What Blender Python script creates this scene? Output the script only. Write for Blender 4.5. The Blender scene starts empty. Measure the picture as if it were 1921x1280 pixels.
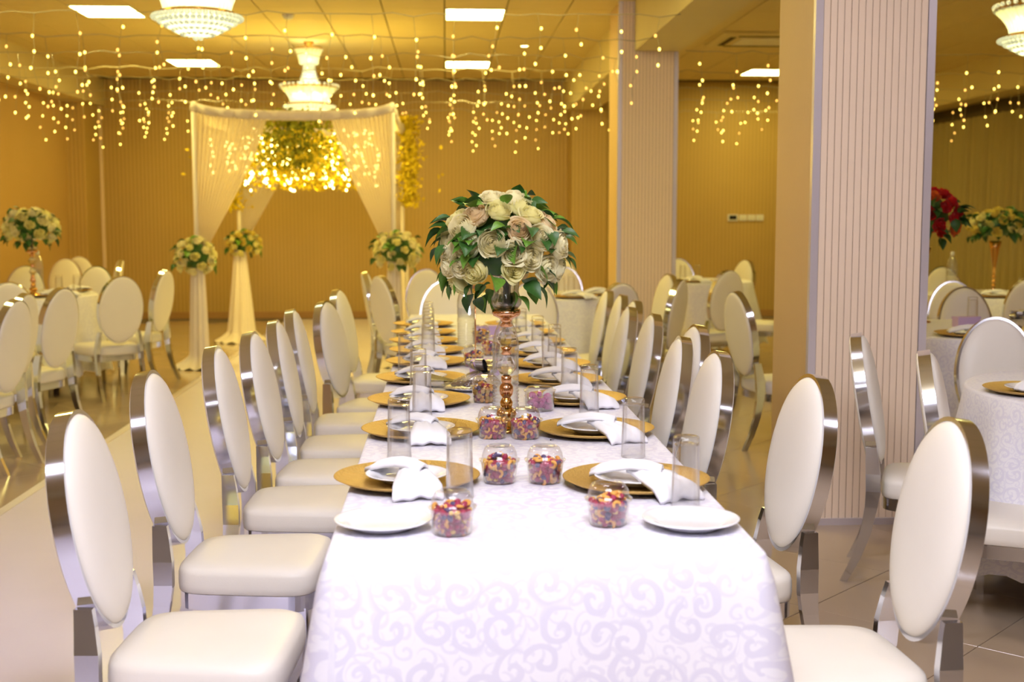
import bpy, math, random
from math import sin, cos, pi, sqrt, radians, atan2
from mathutils import Vector, Matrix

random.seed(7)
scene = bpy.context.scene
col = scene.collection

# ------------------------------------------------------------------ camera
cam_d = bpy.data.cameras.new('camera')
cam_d.sensor_width = 36.0
cam_d.lens = 44.04
cam_d.clip_start = 0.05
cam_d.dof.use_dof = True
cam_d.dof.focus_distance = 3.75
cam_d.dof.aperture_fstop = 3.6
cam = bpy.data.objects.new('camera', cam_d)
cam.location = (0, 0, 1.38)
cam.rotation_euler = (radians(90 - 5.759), 0, radians(-3.017))
col.objects.link(cam)
scene.camera = cam

# ------------------------------------------------------------------ world, flash, exposure
world = bpy.data.worlds.new('world')
scene.world = world
world.use_nodes = True
world.node_tree.nodes['Background'].inputs[0].default_value = (1.0, 0.72, 0.38, 1)
world.node_tree.nodes['Background'].inputs[1].default_value = 0.04

def lamp(name, kind, loc, energy, color, size=0.1, rot=(0, 0, 0), sizey=None, spread=None):
    d = bpy.data.lights.new(name, kind)
    d.energy = energy
    d.color = color
    if kind == 'AREA':
        d.size = size
        if sizey:
            d.shape = 'RECTANGLE'
            d.size_y = sizey
        if spread:
            d.spread = spread
    else:
        d.shadow_soft_size = size
    o = bpy.data.objects.new(name, d)
    o.location = loc
    o.rotation_euler = rot
    col.objects.link(o)
    return o

WARM = (1.0, 0.62, 0.17)
# unseen area light added overhead, standing in for the photographer's bounced flash
lamp('photographer_flash', 'AREA', (0.10, 0.95, 2.85), 70, (0.86, 0.87, 1.0), 1.5, (radians(50), 0, radians(-3)), 0.9)

vs = scene.view_settings
vs.view_transform = 'Standard'
vs.look = 'None'
vs.exposure = 0.5
vs.gamma = 1.0
vs.use_curve_mapping = False
cy = scene.cycles
cy.max_bounces = 8
cy.transmission_bounces = 7
cy.transparent_max_bounces = 14
cy.diffuse_bounces = 3
cy.glossy_bounces = 4
cy.use_adaptive_sampling = True
cy.adaptive_threshold = 0.03
cy.sample_clamp_indirect = 4.0
cy.caustics_reflective = False
cy.caustics_refractive = False
cy.use_denoising = True

# ------------------------------------------------------------------ materials
def lin(c):
    c = c / 255.0
    return c / 12.92 if c <= 0.04045 else ((c + 0.055) / 1.055) ** 2.4

def C(r, g, b):
    return (lin(r), lin(g), lin(b), 1)

def base_mat(name):
    m = bpy.data.materials.new(name)
    m.use_nodes = True
    nt = m.node_tree
    return m, nt, nt.nodes['Principled BSDF'], nt.nodes['Material Output']

def pm(name, color, rough=0.5, metal=0.0, spec=0.5, noise=0.0, nscale=20.0, bump=0.0, bscale=60.0, emis=None, estr=0.0, coat=0.0, trans=0.0, ior=1.45, sheen=0.0):
    m, nt, b, out = base_mat(name)
    b.inputs['Base Color'].default_value = color
    b.inputs['Roughness'].default_value = rough
    b.inputs['Metallic'].default_value = metal
    b.inputs['Specular IOR Level'].default_value = spec
    b.inputs['Coat Weight'].default_value = coat
    b.inputs['Transmission Weight'].default_value = trans
    b.inputs['IOR'].default_value = ior
    b.inputs['Sheen Weight'].default_value = sheen
    if emis:
        b.inputs['Emission Color'].default_value = emis
        b.inputs['Emission Strength'].default_value = estr
    tc = nt.nodes.new('ShaderNodeTexCoord')
    if noise > 0:
        n = nt.nodes.new('ShaderNodeTexNoise')
        n.inputs['Scale'].default_value = nscale
        n.inputs['Detail'].default_value = 4
        nt.links.new(tc.outputs['Object'], n.inputs['Vector'])
        mx = nt.nodes.new('ShaderNodeMix')
        mx.data_type = 'RGBA'
        lo = tuple(max(0, c * (1 - noise)) for c in color[:3]) + (1,)
        hi = tuple(min(1, c * (1 + noise)) for c in color[:3]) + (1,)
        mx.inputs[6].default_value = lo
        mx.inputs[7].default_value = hi
        nt.links.new(n.outputs['Fac'], mx.inputs[0])
        nt.links.new(mx.outputs[2], b.inputs['Base Color'])
    if bump > 0:
        n2 = nt.nodes.new('ShaderNodeTexNoise')
        n2.inputs['Scale'].default_value = bscale
        n2.inputs['Detail'].default_value = 3
        nt.links.new(tc.outputs['Object'], n2.inputs['Vector'])
        bp = nt.nodes.new('ShaderNodeBump')
        bp.inputs['Strength'].default_value = bump
        bp.inputs['Distance'].default_value = 0.004
        nt.links.new(n2.outputs['Fac'], bp.inputs['Height'])
        nt.links.new(bp.outputs['Normal'], b.inputs['Normal'])
    return m

def glow(name, color, strength, sampled=True):
    m = bpy.data.materials.new(name)
    m.use_nodes = True
    nt = m.node_tree
    nt.nodes.clear()
    e = nt.nodes.new('ShaderNodeEmission')
    e.inputs[0].default_value = color
    e.inputs[1].default_value = strength
    o = nt.nodes.new('ShaderNodeOutputMaterial')
    nt.links.new(e.outputs[0], o.inputs[0])
    if not sampled:
        m.cycles.emission_sampling = 'NONE'
    return m

def thin_clear(name, tint, gloss=0.9, rough=0.05, body=0.05, bodycol=(0.8, 0.8, 0.85, 1), bump=0.0, bscale=40, fmin=0.10, fmax=0.85, edge=None):
    """thin clear plastic: see-through film with a fresnel sheen and a little body"""
    m = bpy.data.materials.new(name)
    m.use_nodes = True
    nt = m.node_tree
    nt.nodes.clear()
    tr = nt.nodes.new('ShaderNodeBsdfTransparent')
    tr.inputs[0].default_value = tint
    gl = nt.nodes.new('ShaderNodeBsdfGlossy')
    gl.inputs['Roughness'].default_value = rough
    gl.inputs['Color'].default_value = (gloss, gloss, gloss, 1)
    df = nt.nodes.new('ShaderNodeBsdfDiffuse')
    df.inputs['Color'].default_value = bodycol
    lw = nt.nodes.new('ShaderNodeLayerWeight')
    lw.inputs['Blend'].default_value = 0.35
    mr = nt.nodes.new('ShaderNodeMapRange')
    mr.inputs['To Min'].default_value = fmin
    mr.inputs['To Max'].default_value = fmax
    nt.links.new(lw.outputs['Facing'], mr.inputs['Value'])
    if edge:
        pe = nt.nodes.new('ShaderNodeMath'); pe.operation = 'POWER'; pe.inputs[1].default_value = 2.2
        nt.links.new(lw.outputs['Facing'], pe.inputs[0])
        me_ = nt.nodes.new('ShaderNodeMix'); me_.data_type = 'RGBA'
        me_.inputs[6].default_value = tint; me_.inputs[7].default_value = edge
        nt.links.new(pe.outputs[0], me_.inputs[0]); nt.links.new(me_.outputs[2], tr.inputs[0])
    pw = nt.nodes.new('ShaderNodeMath')
    pw.operation = 'POWER'
    pw.inputs[1].default_value = 1.6
    nt.links.new(mr.outputs[0], pw.inputs[0])
    m1 = nt.nodes.new('ShaderNodeMixShader')
    m1.inputs[0].default_value = body
    nt.links.new(tr.outputs[0], m1.inputs[1])
    nt.links.new(df.outputs[0], m1.inputs[2])
    m2 = nt.nodes.new('ShaderNodeMixShader')
    nt.links.new(pw.outputs[0], m2.inputs[0])
    nt.links.new(m1.outputs[0], m2.inputs[1])
    nt.links.new(gl.outputs[0], m2.inputs[2])
    if bump > 0:
        tc = nt.nodes.new('ShaderNodeTexCoord')
        n = nt.nodes.new('ShaderNodeTexNoise')
        n.inputs['Scale'].default_value = bscale
        nt.links.new(tc.outputs['Object'], n.inputs['Vector'])
        bp = nt.nodes.new('ShaderNodeBump')
        bp.inputs['Strength'].default_value = bump
        bp.inputs['Distance'].default_value = 0.01
        nt.links.new(n.outputs['Fac'], bp.inputs['Height'])
        nt.links.new(bp.outputs[0], gl.inputs['Normal'])
    o = nt.nodes.new('ShaderNodeOutputMaterial')
    nt.links.new(m2.outputs[0], o.inputs[0])
    return m

def sheer(name, color, transl=0.45, clear=0.15):
    m = bpy.data.materials.new(name)
    m.use_nodes = True
    nt = m.node_tree
    nt.nodes.clear()
    d = nt.nodes.new('ShaderNodeBsdfDiffuse'); d.inputs[0].default_value = color
    t = nt.nodes.new('ShaderNodeBsdfTranslucent'); t.inputs[0].default_value = color
    c = nt.nodes.new('ShaderNodeBsdfTransparent')
    a = nt.nodes.new('ShaderNodeMixShader'); a.inputs[0].default_value = transl
    b = nt.nodes.new('ShaderNodeMixShader'); b.inputs[0].default_value = clear
    nt.links.new(d.outputs[0], a.inputs[1]); nt.links.new(t.outputs[0], a.inputs[2])
    nt.links.new(a.outputs[0], b.inputs[1]); nt.links.new(c.outputs[0], b.inputs[2])
    o = nt.nodes.new('ShaderNodeOutputMaterial')
    nt.links.new(b.outputs[0], o.inputs[0])
    return m

def ribbed(name, color, axis, freq, dark=0.75, bump=0.6, rough=0.5):
    """fine vertical ribs of wall panelling"""
    m, nt, b, out = base_mat(name)
    tc = nt.nodes.new('ShaderNodeTexCoord')
    sp = nt.nodes.new('ShaderNodeSeparateXYZ')
    nt.links.new(tc.outputs['Object'], sp.inputs[0])
    mu = nt.nodes.new('ShaderNodeMath'); mu.operation = 'MULTIPLY'; mu.inputs[1].default_value = freq * 2 * pi
    nt.links.new(sp.outputs[axis], mu.inputs[0])
    sn = nt.nodes.new('ShaderNodeMath'); sn.operation = 'SINE'
    nt.links.new(mu.outputs[0], sn.inputs[0])
    mr = nt.nodes.new('ShaderNodeMapRange')
    mr.inputs['From Min'].default_value = -1
    nt.links.new(sn.outputs[0], mr.inputs['Value'])
    n = nt.nodes.new('ShaderNodeTexNoise')
    n.inputs['Scale'].default_value = 0.7
    n.inputs['Detail'].default_value = 5
    nt.links.new(tc.outputs['Object'], n.inputs['Vector'])
    mx = nt.nodes.new('ShaderNodeMix'); mx.data_type = 'RGBA'
    mx.inputs[6].default_value = tuple(c * dark for c in color[:3]) + (1,)
    mx.inputs[7].default_value = color
    nt.links.new(mr.outputs[0], mx.inputs[0])
    m2 = nt.nodes.new('ShaderNodeMix'); m2.data_type = 'RGBA'; m2.blend_type = 'MULTIPLY'
    m2.inputs[0].default_value = 0.25
    nt.links.new(mx.outputs[2], m2.inputs[6])
    nt.links.new(n.outputs['Fac'], m2.inputs[7])
    nt.links.new(m2.outputs[2], b.inputs['Base Color'])
    bp = nt.nodes.new('ShaderNodeBump')
    bp.inputs['Strength'].default_value = bump
    bp.inputs['Distance'].default_value = 0.006
    nt.links.new(mr.outputs[0], bp.inputs['Height'])
    nt.links.new(bp.outputs[0], b.inputs['Normal'])
    b.inputs['Roughness'].default_value = rough
    return m

def damask(name, c1, c2, scale=9.0):
    """woven scroll pattern on the tablecloths, drawn in the cloth's own UV metres"""
    m, nt, b, out = base_mat(name)
    N, L = nt.nodes, nt.links
    uv = N.new('ShaderNodeUVMap')
    def math_(op, a, bb=None, cl=False):
        x = N.new('ShaderNodeMath'); x.operation = op; x.use_clamp = cl
        for i, v in enumerate((a, bb)):
            if v is None:
                continue
            if isinstance(v, (int, float)):
                x.inputs[i].default_value = v
            else:
                L.new(v, x.inputs[i])
        return x.outputs[0]
    nz = N.new('ShaderNodeTexNoise'); nz.inputs['Scale'].default_value = 14; nz.inputs['Detail'].default_value = 1
    L.new(uv.outputs[0], nz.inputs['Vector'])
    wob = N.new('ShaderNodeVectorMath'); wob.operation = 'MULTIPLY_ADD'
    wob.inputs[1].default_value = (0.03, 0.03, 0)
    L.new(nz.outputs['Color'], wob.inputs[0]); L.new(uv.outputs[0], wob.inputs[2])
    layers = []
    for k, (sc, turns, thr) in enumerate(((scale, 15.0, 0.15), (scale * 1.9, 13.0, 0.3))):
        v = N.new('ShaderNodeTexVoronoi'); v.voronoi_dimensions = '2D'; v.feature = 'F1'
        v.inputs['Scale'].default_value = sc; v.inputs['Randomness'].default_value = 0.75
        L.new(wob.outputs[0], v.inputs['Vector'])
        sub = N.new('ShaderNodeVectorMath'); sub.operation = 'SUBTRACT'
        L.new(wob.outputs[0], sub.inputs[0]); L.new(v.outputs['Position'], sub.inputs[1])
        s = N.new('ShaderNodeSeparateXYZ'); L.new(sub.outputs[0], s.inputs[0])
        ang = math_('ARCTAN2', s.outputs[1], s.outputs[0])
        r = v.outputs['Distance']
        cs = N.new('ShaderNodeSeparateColor'); L.new(v.outputs['Color'], cs.inputs[0])
        hand = math_('SIGN', math_('SUBTRACT', cs.outputs[0], 0.5))
        ph = math_('ADD', math_('MULTIPLY', math_('MULTIPLY', r, turns), hand), math_('MULTIPLY', cs.outputs[1], 6.28))
        sw = math_('SINE', math_('ADD', ang, ph))
        st = math_('MULTIPLY', math_('SUBTRACT', sw, thr), 4.0, True)
        fade = math_('MULTIPLY', math_('SUBTRACT', 0.62, r), 8.0, True)
        layers.append(math_('MULTIPLY', st, fade))
    tot = math_('MAXIMUM', layers[0], math_('MULTIPLY', layers[1], 0.7))
    mx = N.new('ShaderNodeMix'); mx.data_type = 'RGBA'
    mx.inputs[6].default_value = c1; mx.inputs[7].default_value = c2
    L.new(tot, mx.inputs[0]); L.new(mx.outputs[2], b.inputs['Base Color'])
    rg = N.new('ShaderNodeMapRange'); rg.inputs['To Min'].default_value = 0.6; rg.inputs['To Max'].default_value = 0.4
    L.new(tot, rg.inputs['Value']); L.new(rg.outputs[0], b.inputs['Roughness'])
    wv = N.new('ShaderNodeTexNoise'); wv.inputs['Scale'].default_value = 60
    L.new(uv.outputs[0], wv.inputs['Vector'])
    bp = N.new('ShaderNodeBump'); bp.inputs['Strength'].default_value = 0.12; bp.inputs['Distance'].default_value = 0.003
    L.new(wv.outputs['Fac'], bp.inputs['Height']); L.new(bp.outputs[0], b.inputs['Normal'])
    return m

M = {}
M['leather'] = pm('ivory leather', C(240, 233, 222), 0.38, 0, 0.45, 0.03, 8, 0.05, 250)
M['chrome'] = pm('polished steel', C(226, 229, 240), 0.12, 1.0)
M['cloth'] = damask('white damask', C(240, 238, 246), C(225, 222, 238), 13.0)
M['cloth_round'] = damask('soft white damask', C(244, 242, 248), C(232, 229, 242), 20.0)
M['napkin'] = pm('white napkin linen', C(245, 243, 247), 0.8, 0, 0.2, 0.02, 30, 0.15, 500)
M['porcelain'] = pm('white porcelain', C(244, 243, 246), 0.16, 0, 0.6, coat=0.3)
def add_clear(m, f):
    nt = m.node_tree
    out = nt.nodes['Material Output']
    src = out.inputs[0].links[0].from_socket
    t = nt.nodes.new('ShaderNodeBsdfTransparent')
    mx = nt.nodes.new('ShaderNodeMixShader'); mx.inputs[0].default_value = f
    nt.links.new(src, mx.inputs[1]); nt.links.new(t.outputs[0], mx.inputs[2]); nt.links.new(mx.outputs[0], out.inputs[0])
    return m
def add_transl(m, f, color):
    nt = m.node_tree
    out = nt.nodes['Material Output']
    src = out.inputs[0].links[0].from_socket
    t = nt.nodes.new('ShaderNodeBsdfTranslucent'); t.inputs[0].default_value = color
    mx = nt.nodes.new('ShaderNodeMixShader'); mx.inputs[0].default_value = f
    nt.links.new(src, mx.inputs[1]); nt.links.new(t.outputs[0], mx.inputs[2]); nt.links.new(mx.outputs[0], out.inputs[0])
    return m
M['gold_charger'] = pm('hammered gold', C(208, 170, 96), 0.42, 0.6, 0.5, 0.12, 60, 0.8, 160)
M['gold'] = pm('polished gold', C(222, 170, 96), 0.16, 1.0)
M['rose_gold'] = pm('rose gold', C(226, 172, 128), 0.14, 1.0)
M['glass'] = pm('clear glass', (1, 1, 1, 1), 0.0, 0, 0.5, trans=1.0, ior=1.36)
M['crystal'] = pm('cut crystal', (1, 1, 1, 1), 0.0, 0, 0.5, trans=1.0, ior=1.55)
add_clear(M['crystal'], 0.35)
M['plastic'] = thin_clear('clear plastic', (0.985, 0.985, 0.99, 1), 0.95, 0.06, 0.015)
M['cup_plastic'] = thin_clear('cup plastic', (0.99, 0.99, 0.99, 1), 0.95, 0.05, 0.008, fmin=0.06, fmax=0.7)
M['tumbler'] = thin_clear('tumbler glass', (0.985, 0.985, 0.985, 1), 0.95, 0.02, 0.01, fmin=0.09, fmax=0.8, edge=(0.56, 0.54, 0.53, 1))
M['bottle'] = thin_clear('bottle plastic', (0.95, 0.96, 0.96, 1), 0.95, 0.06, 0.10, bump=0.2, fmin=0.14, fmax=0.9, edge=(0.35, 0.35, 0.35, 1))
M['cello'] = thin_clear('cellophane', (0.95, 0.93, 0.85, 1), 0.95, 0.08, 0.12, bump=0.8, bscale=60)
M['rose'] = pm('cream rose', C(255, 246, 204), 0.6, 0, 0.3, 0.06, 30, sheen=0.2)
M['rose_peach'] = pm('peach rose', C(250, 226, 182), 0.6, 0, 0.3, 0.08, 30, sheen=0.2)
M['rose_green'] = pm('greenish cream rose', C(246, 238, 176), 0.6, 0, 0.3, 0.08, 30, sheen=0.2)
M['rose_red'] = pm('red rose', C(196, 28, 34), 0.6, 0, 0.3, 0.15, 30, sheen=0.2)
M['rose_orange'] = pm('orange rose', C(232, 120, 50), 0.6, 0, 0.3, 0.15, 30, sheen=0.2)
M['rose_yellow'] = pm('pale yellow rose', C(232, 212, 110), 0.6, 0, 0.3, 0.1, 30, sheen=0.2)
for k_, c_ in (('rose', C(255, 246, 206)), ('rose_peach', C(255, 232, 180)), ('rose_green', C(250, 244, 170)), ('rose_yellow', C(240, 220, 110)), ('rose_red', C(220, 30, 30)), ('rose_orange', C(240, 120, 40))):
    add_transl(M[k_], 0.45, c_)
M['leaf'] = pm('green leaf', C(98, 142, 46), 0.42, 0, 0.5, 0.35, 9)
M['leaf_dark'] = pm('dark green leaf', C(52, 92, 34), 0.45, 0, 0.5, 0.3, 9)
M['stem'] = pm('stem green', C(60, 90, 40), 0.6)
M['stem_pale'] = pm('pale wet stems', C(150, 156, 134), 0.5)
M['wall'] = ribbed('ribbed tan wall', C(214, 178, 100), 0, 20, 0.86, 0.5)
M['wall_side'] = ribbed('ribbed tan side wall', C(216, 176, 108), 1, 20, 0.86, 0.5)
M['col_side'] = ribbed('ribbed column side', C(240, 204, 148), 1, 45, 0.88, 0.4)
M['slat'] = pm('pink beige slat', C(250, 226, 200), 0.5, 0, 0.4, 0.03, 4)
M['groove'] = pm('groove brown', C(120, 86, 58), 0.8)
M['alu'] = pm('pale metal trim', C(226, 218, 224), 0.3, 0.5)
M['pale'] = pm('pale wall paint', C(232, 226, 220), 0.6)
M['paint'] = pm('cream paint', C(222, 204, 150), 0.65, 0, 0.3, 0.03, 3)
M['tile_c'] = pm('ceiling tile', C(226, 206, 150), 0.75, 0, 0.2, 0.03, 5)
M['dark'] = pm('dark gap', C(86, 70, 40), 0.9)
M['floor_tile'] = pm('polished beige tile', C(188, 166, 142), 0.12, 0, 0.6, 0.06, 3)
M['grout'] = pm('grout', C(120, 104, 86), 0.8)
M['runner'] = pm('glossy white runner', C(236, 228, 244), 0.22, 0, 0.5, 0.03, 4)
M['panel'] = glow('led panel', (1.0, 0.83, 0.24, 1), 24.0)
M['panel_fill'] = glow('cool fill panel', (0.95, 0.90, 1.0, 1), 13.5)  # unseen panels; cool tint and strength added as fill for the near tables
M['frame'] = pm('white panel frame', C(235, 228, 210), 0.5)
M['bulb'] = glow('fairy bulb', (1.0, 0.68, 0.11, 1), 5.5, False)
M['bulb_arch'] = glow('arch fairy bulb', (1.0, 0.74, 0.20, 1), 15.0, False)
M['bulb_dim'] = glow('dim fairy bulb', (1.0, 0.50, 0.09, 1), 2.6, False)
M['wire'] = thin_clear('clear wire', (0.9, 0.85, 0.7, 1), 0.6, 0.3, 0.55, (0.75, 0.65, 0.4, 1))
M['sheer'] = sheer('white sheer', C(240, 228, 214), 0.5, 0.10)
M['satin'] = pm('white satin', C(238, 226, 214), 0.6, 0, 0.3, 0.02, 10)
M['curtain'] = sheer('olive cream curtain', C(190, 172, 120), 0.25, 0.0)
M['chand'] = sheer('lit crystal', (0.93, 0.96, 0.86, 1), 0.55, 0.25)
M['bead'] = pm('glowing crystal bead', (0.95, 0.97, 0.9, 1), 0.05, 0, 0.9, trans=0.6, emis=(0.95, 1.0, 0.66, 1), estr=0.12)  # faint emission put into the crystal, standing for the chandelier bulbs' light
M['lampbulb'] = glow('chandelier bulb', (0.96, 1.0, 0.72, 1), 11.0, False)
M['yellow_leaf'] = pm('yellow blossom', C(242, 208, 48), 0.7, 0, 0.2, 0.25, 20)
M['lit_leaf'] = pm('light-yellowed greenery', C(150, 150, 44), 0.7, 0, 0.2, 0.25, 20)  # green leaves with the yellow of the warm light put into their colour
M['maroon'] = pm('maroon card', C(92, 34, 36), 0.5)
M['lilac'] = pm('lilac card', C(206, 176, 214), 0.55)
M['silver'] = pm('silver foil', C(214, 214, 222), 0.25, 1.0, bump=0.25, bscale=90)
M['cashew'] = pm('cashew', C(244, 178, 84), 0.5, 0, 0.4, 0.08, 60)
M['peanut'] = pm('peanut', C(232, 190, 96), 0.5, 0, 0.4, 0.12, 60)
M['cranberry'] = pm('cranberry', C(168, 36, 78), 0.4, 0, 0.5, 0.25, 60)
M['raisin'] = pm('raisin', C(84, 66, 112), 0.45, 0, 0.5, 0.25, 60)
M['pinkmix'] = pm('pink coconut sweets', C(198, 92, 140), 0.6, 0, 0.3, 0.3, 60, 0.8, 120)
M['brown'] = pm('brown biscuit', C(120, 84, 52), 0.8, 0, 0.2, 0.3, 50, 0.6, 120)
M['white_plastic'] = pm('white plastic', C(232, 230, 222), 0.4)
M['black'] = pm('black display', C(24, 24, 22), 0.3)
M['label'] = pm('bottle label', C(206, 214, 220), 0.5)
M['wood'] = pm('plywood', C(180, 140, 90), 0.6, 0, 0.3, 0.15, 6)

# ------------------------------------------------------------------ mesh kit
class MB:
    def __init__(self):
        self.v, self.f, self.uv, self.sm = [], [], {}, []
    def add(self, vs_, fs, smooth=True, uvs=None):
        o = len(self.v)
        self.v.extend([tuple(p) for p in vs_])
        for f in fs:
            self.f.append(tuple(i + o for i in f))
            self.sm.append(smooth)
        if uvs:
            for i, u in enumerate(uvs):
                self.uv[o + i] = u
        return self
    def box(self, x0, x1, y0, y1, z0, z1):
        vs_ = [(x, y, z) for z in (z0, z1) for y in (y0, y1) for x in (x0, x1)]
        fs = [(0, 2, 3, 1), (4, 5, 7, 6), (0, 1, 5, 4), (2, 6, 7, 3), (0, 4, 6, 2), (1, 3, 7, 5)]
        return self.add(vs_, fs, False)
    def loft(self, rings, close=True, cap0=True, cap1=True, smooth=True, uvs=None):
        n = len(rings[0])
        vs_ = [p for r in rings for p in r]
        fs = []
        for i in range(len(rings) - 1):
            for j in range(n if close else n - 1):
                k = (j + 1) % n
                fs.append((i * n + j, i * n + k, (i + 1) * n + k, (i + 1) * n + j))
        if cap0 and close:
            fs.append(tuple(reversed(range(n))))
        if cap1 and close:
            fs.append(tuple((len(rings) - 1) * n + j for j in range(n)))
        return self.add(vs_, fs, smooth, uvs)
    def lathe(self, prof, n=24, c=(0, 0, 0), cap0=False, cap1=False, smooth=True, phase=0.0):
        rings = [[(c[0] + r * cos(2 * pi * j / n + phase), c[1] + r * sin(2 * pi * j / n + phase), c[2] + z) for j in range(n)] for r, z in prof]
        return self.loft(rings, True, cap0, cap1, smooth)
    def tube(self, pts, rad, n=6, smooth=True):
        pts = [Vector(p) for p in pts]
        rings = []
        for i, p in enumerate(pts):
            d = (pts[min(i + 1, len(pts) - 1)] - pts[max(i - 1, 0)])
            d = d.normalized() if d.length > 1e-9 else Vector((0, 0, 1))
            a = Vector((0, 0, 1)) if abs(d.z) < 0.9 else Vector((1, 0, 0))
            u = d.cross(a).normalized(); w = d.cross(u)
            r = rad[i] if isinstance(rad, (list, tuple)) else rad
            rings.append([tuple(p + u * (r * cos(2 * pi * j / n)) + w * (r * sin(2 * pi * j / n))) for j in range(n)])
        return self.loft(rings, True, True, True, smooth)
    def ball(self, c, r, n=8, m=6, sz=1.0):
        prof = [(r * sin(pi * i / m), -r * sz * cos(pi * i / m)) for i in range(m + 1)]
        prof[0] = (r * 0.02, prof[0][1]); prof[-1] = (r * 0.02, prof[-1][1])
        return self.lathe(prof, n, c, True, True)
    def xform(self, mat):
        self.v = [tuple(mat @ Vector(p)) for p in self.v]
        return self
    def merge(self, other, mat=None):
        vs_ = [tuple(mat @ Vector(p)) for p in other.v] if mat is not None else other.v
        o = len(self.v)
        self.v.extend(vs_)
        self.f.extend(tuple(i + o for i in f) for f in other.f)
        self.sm.extend(other.sm)
        return self
    def mesh(self, name, mat):
        me = bpy.data.meshes.new(name)
        me.from_pydata(self.v, [], self.f)
        me.polygons.foreach_set('use_smooth', self.sm)
        if self.uv:
            ul = me.uv_layers.new(name='UVMap')
            for lp in me.loops:
                ul.data[lp.index].uv = self.uv.get(lp.vertex_index, (0, 0))
        if isinstance(mat, (list, tuple)):
            for q in mat:
                me.materials.append(q)
        else:
            me.materials.append(mat)
        me.update()
        return me

def link(name, me, parent=None, loc=(0, 0, 0), rot=(0, 0, 0), scale=(1, 1, 1)):
    o = bpy.data.objects.new(name, me)
    o.location = loc
    o.rotation_euler = rot
    o.scale = scale
    if parent:
        o.parent = parent
    col.objects.link(o)
    return o

def tag(o, label=None, cat=None, group=None, kind=None):
    if label: o['label'] = label
    if cat: o['category'] = cat
    if group: o['group'] = group
    if kind: o['kind'] = kind
    return o

def thing(name, label, cat, loc=(0, 0, 0), rz=0.0, group=None):
    o = link(name, None, None, loc, (0, 0, rz))
    o.empty_display_size = 0.1
    return tag(o, label, cat, group)

def struct(name, mb, mat, parent=None):
    o = link(name, mb.mesh(name, mat), parent)
    if parent is None:
        o['kind'] = 'structure'
    return o

ORD = ['first', 'second', 'third', 'fourth', 'fifth', 'sixth', 'seventh', 'eighth', 'ninth', 'tenth', 'eleventh', 'twelfth']
# ------------------------------------------------------------------ room
ZC = 3.136
XL, XR, YB, YF = -4.75, 6.62, 16.86, -6.0
floor = struct('floor', MB().box(XL - .1, XR + .1, YF, YB, -0.06, -0.004), M['grout'])
# polished tiles laid on the diagonal
TS = 0.60
tile_me = MB()
a_ = TS / 2 - 0.0015
tile_me.loft([[(-a_, -a_, -0.004), (a_, -a_, -0.004), (a_, a_, -0.004), (-a_, a_, -0.004)],
              [(-a_, -a_, -0.0012), (a_, -a_, -0.0012), (a_, a_, -0.0012), (-a_, a_, -0.0012)],
              [(-a_ + .0012, -a_ + .0012, 0), (a_ - .0012, -a_ + .0012, 0), (a_ - .0012, a_ - .0012, 0), (-a_ + .0012, a_ - .0012, 0)]], True, False, True, False)
tm = tile_me.mesh('tile', M['floor_tile'])
spots = []
h45 = TS / sqrt(2)
for i in range(-40, 60):
    for j in range(-40, 60):
        x, y = (i - j) * h45, (i + j) * h45
        if XL - .3 < x < XR + .3 and YF + .5 < y < YB - .35:
            spots.append((x, y))
def seen(x, y):
    s = (x + 0.05) / max(y, 0.1)
    return y > 2.2 and -0.37 < s < 0.46
spots.sort(key=lambda q: (not seen(*q), q[1] if seen(*q) else abs(q[1])))
rest = MB()
for k, (x, y) in enumerate(spots):
    if k < 290:
        link('tile', tm, floor, (x, y, 0), (0, 0, pi / 4))
    else:
        rest.merge(tile_me, Matrix.Translation((x, y, 0)) @ Matrix.Rotation(pi / 4, 4, 'Z'))
tag(struct('tile_field', rest, M['floor_tile'], floor), kind='stuff')

ceiling = struct('ceiling', MB().box(XL - .1, XR + .1, YF, YB, ZC + 0.012, ZC + 0.1), M['dark'])
PX, PY = 0.53, 0.617
ct = MB()
a_, b_ = PX / 2 - 0.005, PY / 2 - 0.005
ct.loft([[(-a_, -b_, 0.012), (-a_, b_, 0.012), (a_, b_, 0.012), (a_, -b_, 0.012)],
         [(-a_, -b_, 0.002), (-a_, b_, 0.002), (a_, b_, 0.002), (a_, -b_, 0.002)],
         [(-a_ + .006, -b_ + .006, 0), (-a_ + .006, b_ - .006, 0), (a_ - .006, b_ - .006, 0), (a_ - .006, -b_ + .006, 0)]], True, False, True, False)
ctm = ct.mesh('ceiling_tile', M['tile_c'])
panels = set()
for jx in (0, -6):
    for jy in (0, 6, -6, -12, -18, -24):
        panels.add((jx, jy))
for jx in (7,):
    for jy in (7, 1, -5, -11, -17, -23):
        panels.add((jx, jy))
rest = MB()
nt_ = 0
for i in range(-9, 13):
    for j in range(-27, 10):
        x, y = (i + .5) * PX, 10.96 + (j + .5) * PY
        if (i, j) in panels or y > YB - .2 or y < YF + .3:
            continue
        if 1.6 < x < 1.92:
            continue
        s = x / y
        vis = y > 9.7 and (x < 1.6 or 0.17 < s < 0.27 or s > 0.38)
        if vis and nt_ < 298:
            link('ceiling_tile', ctm, ceiling, (x, y, ZC)); nt_ += 1
        else:
            rest.merge(ct, Matrix.Translation((x, y, ZC)))
tag(struct('ceiling_tile_field', rest, M['tile_c'], ceiling), kind='stuff')

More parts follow.
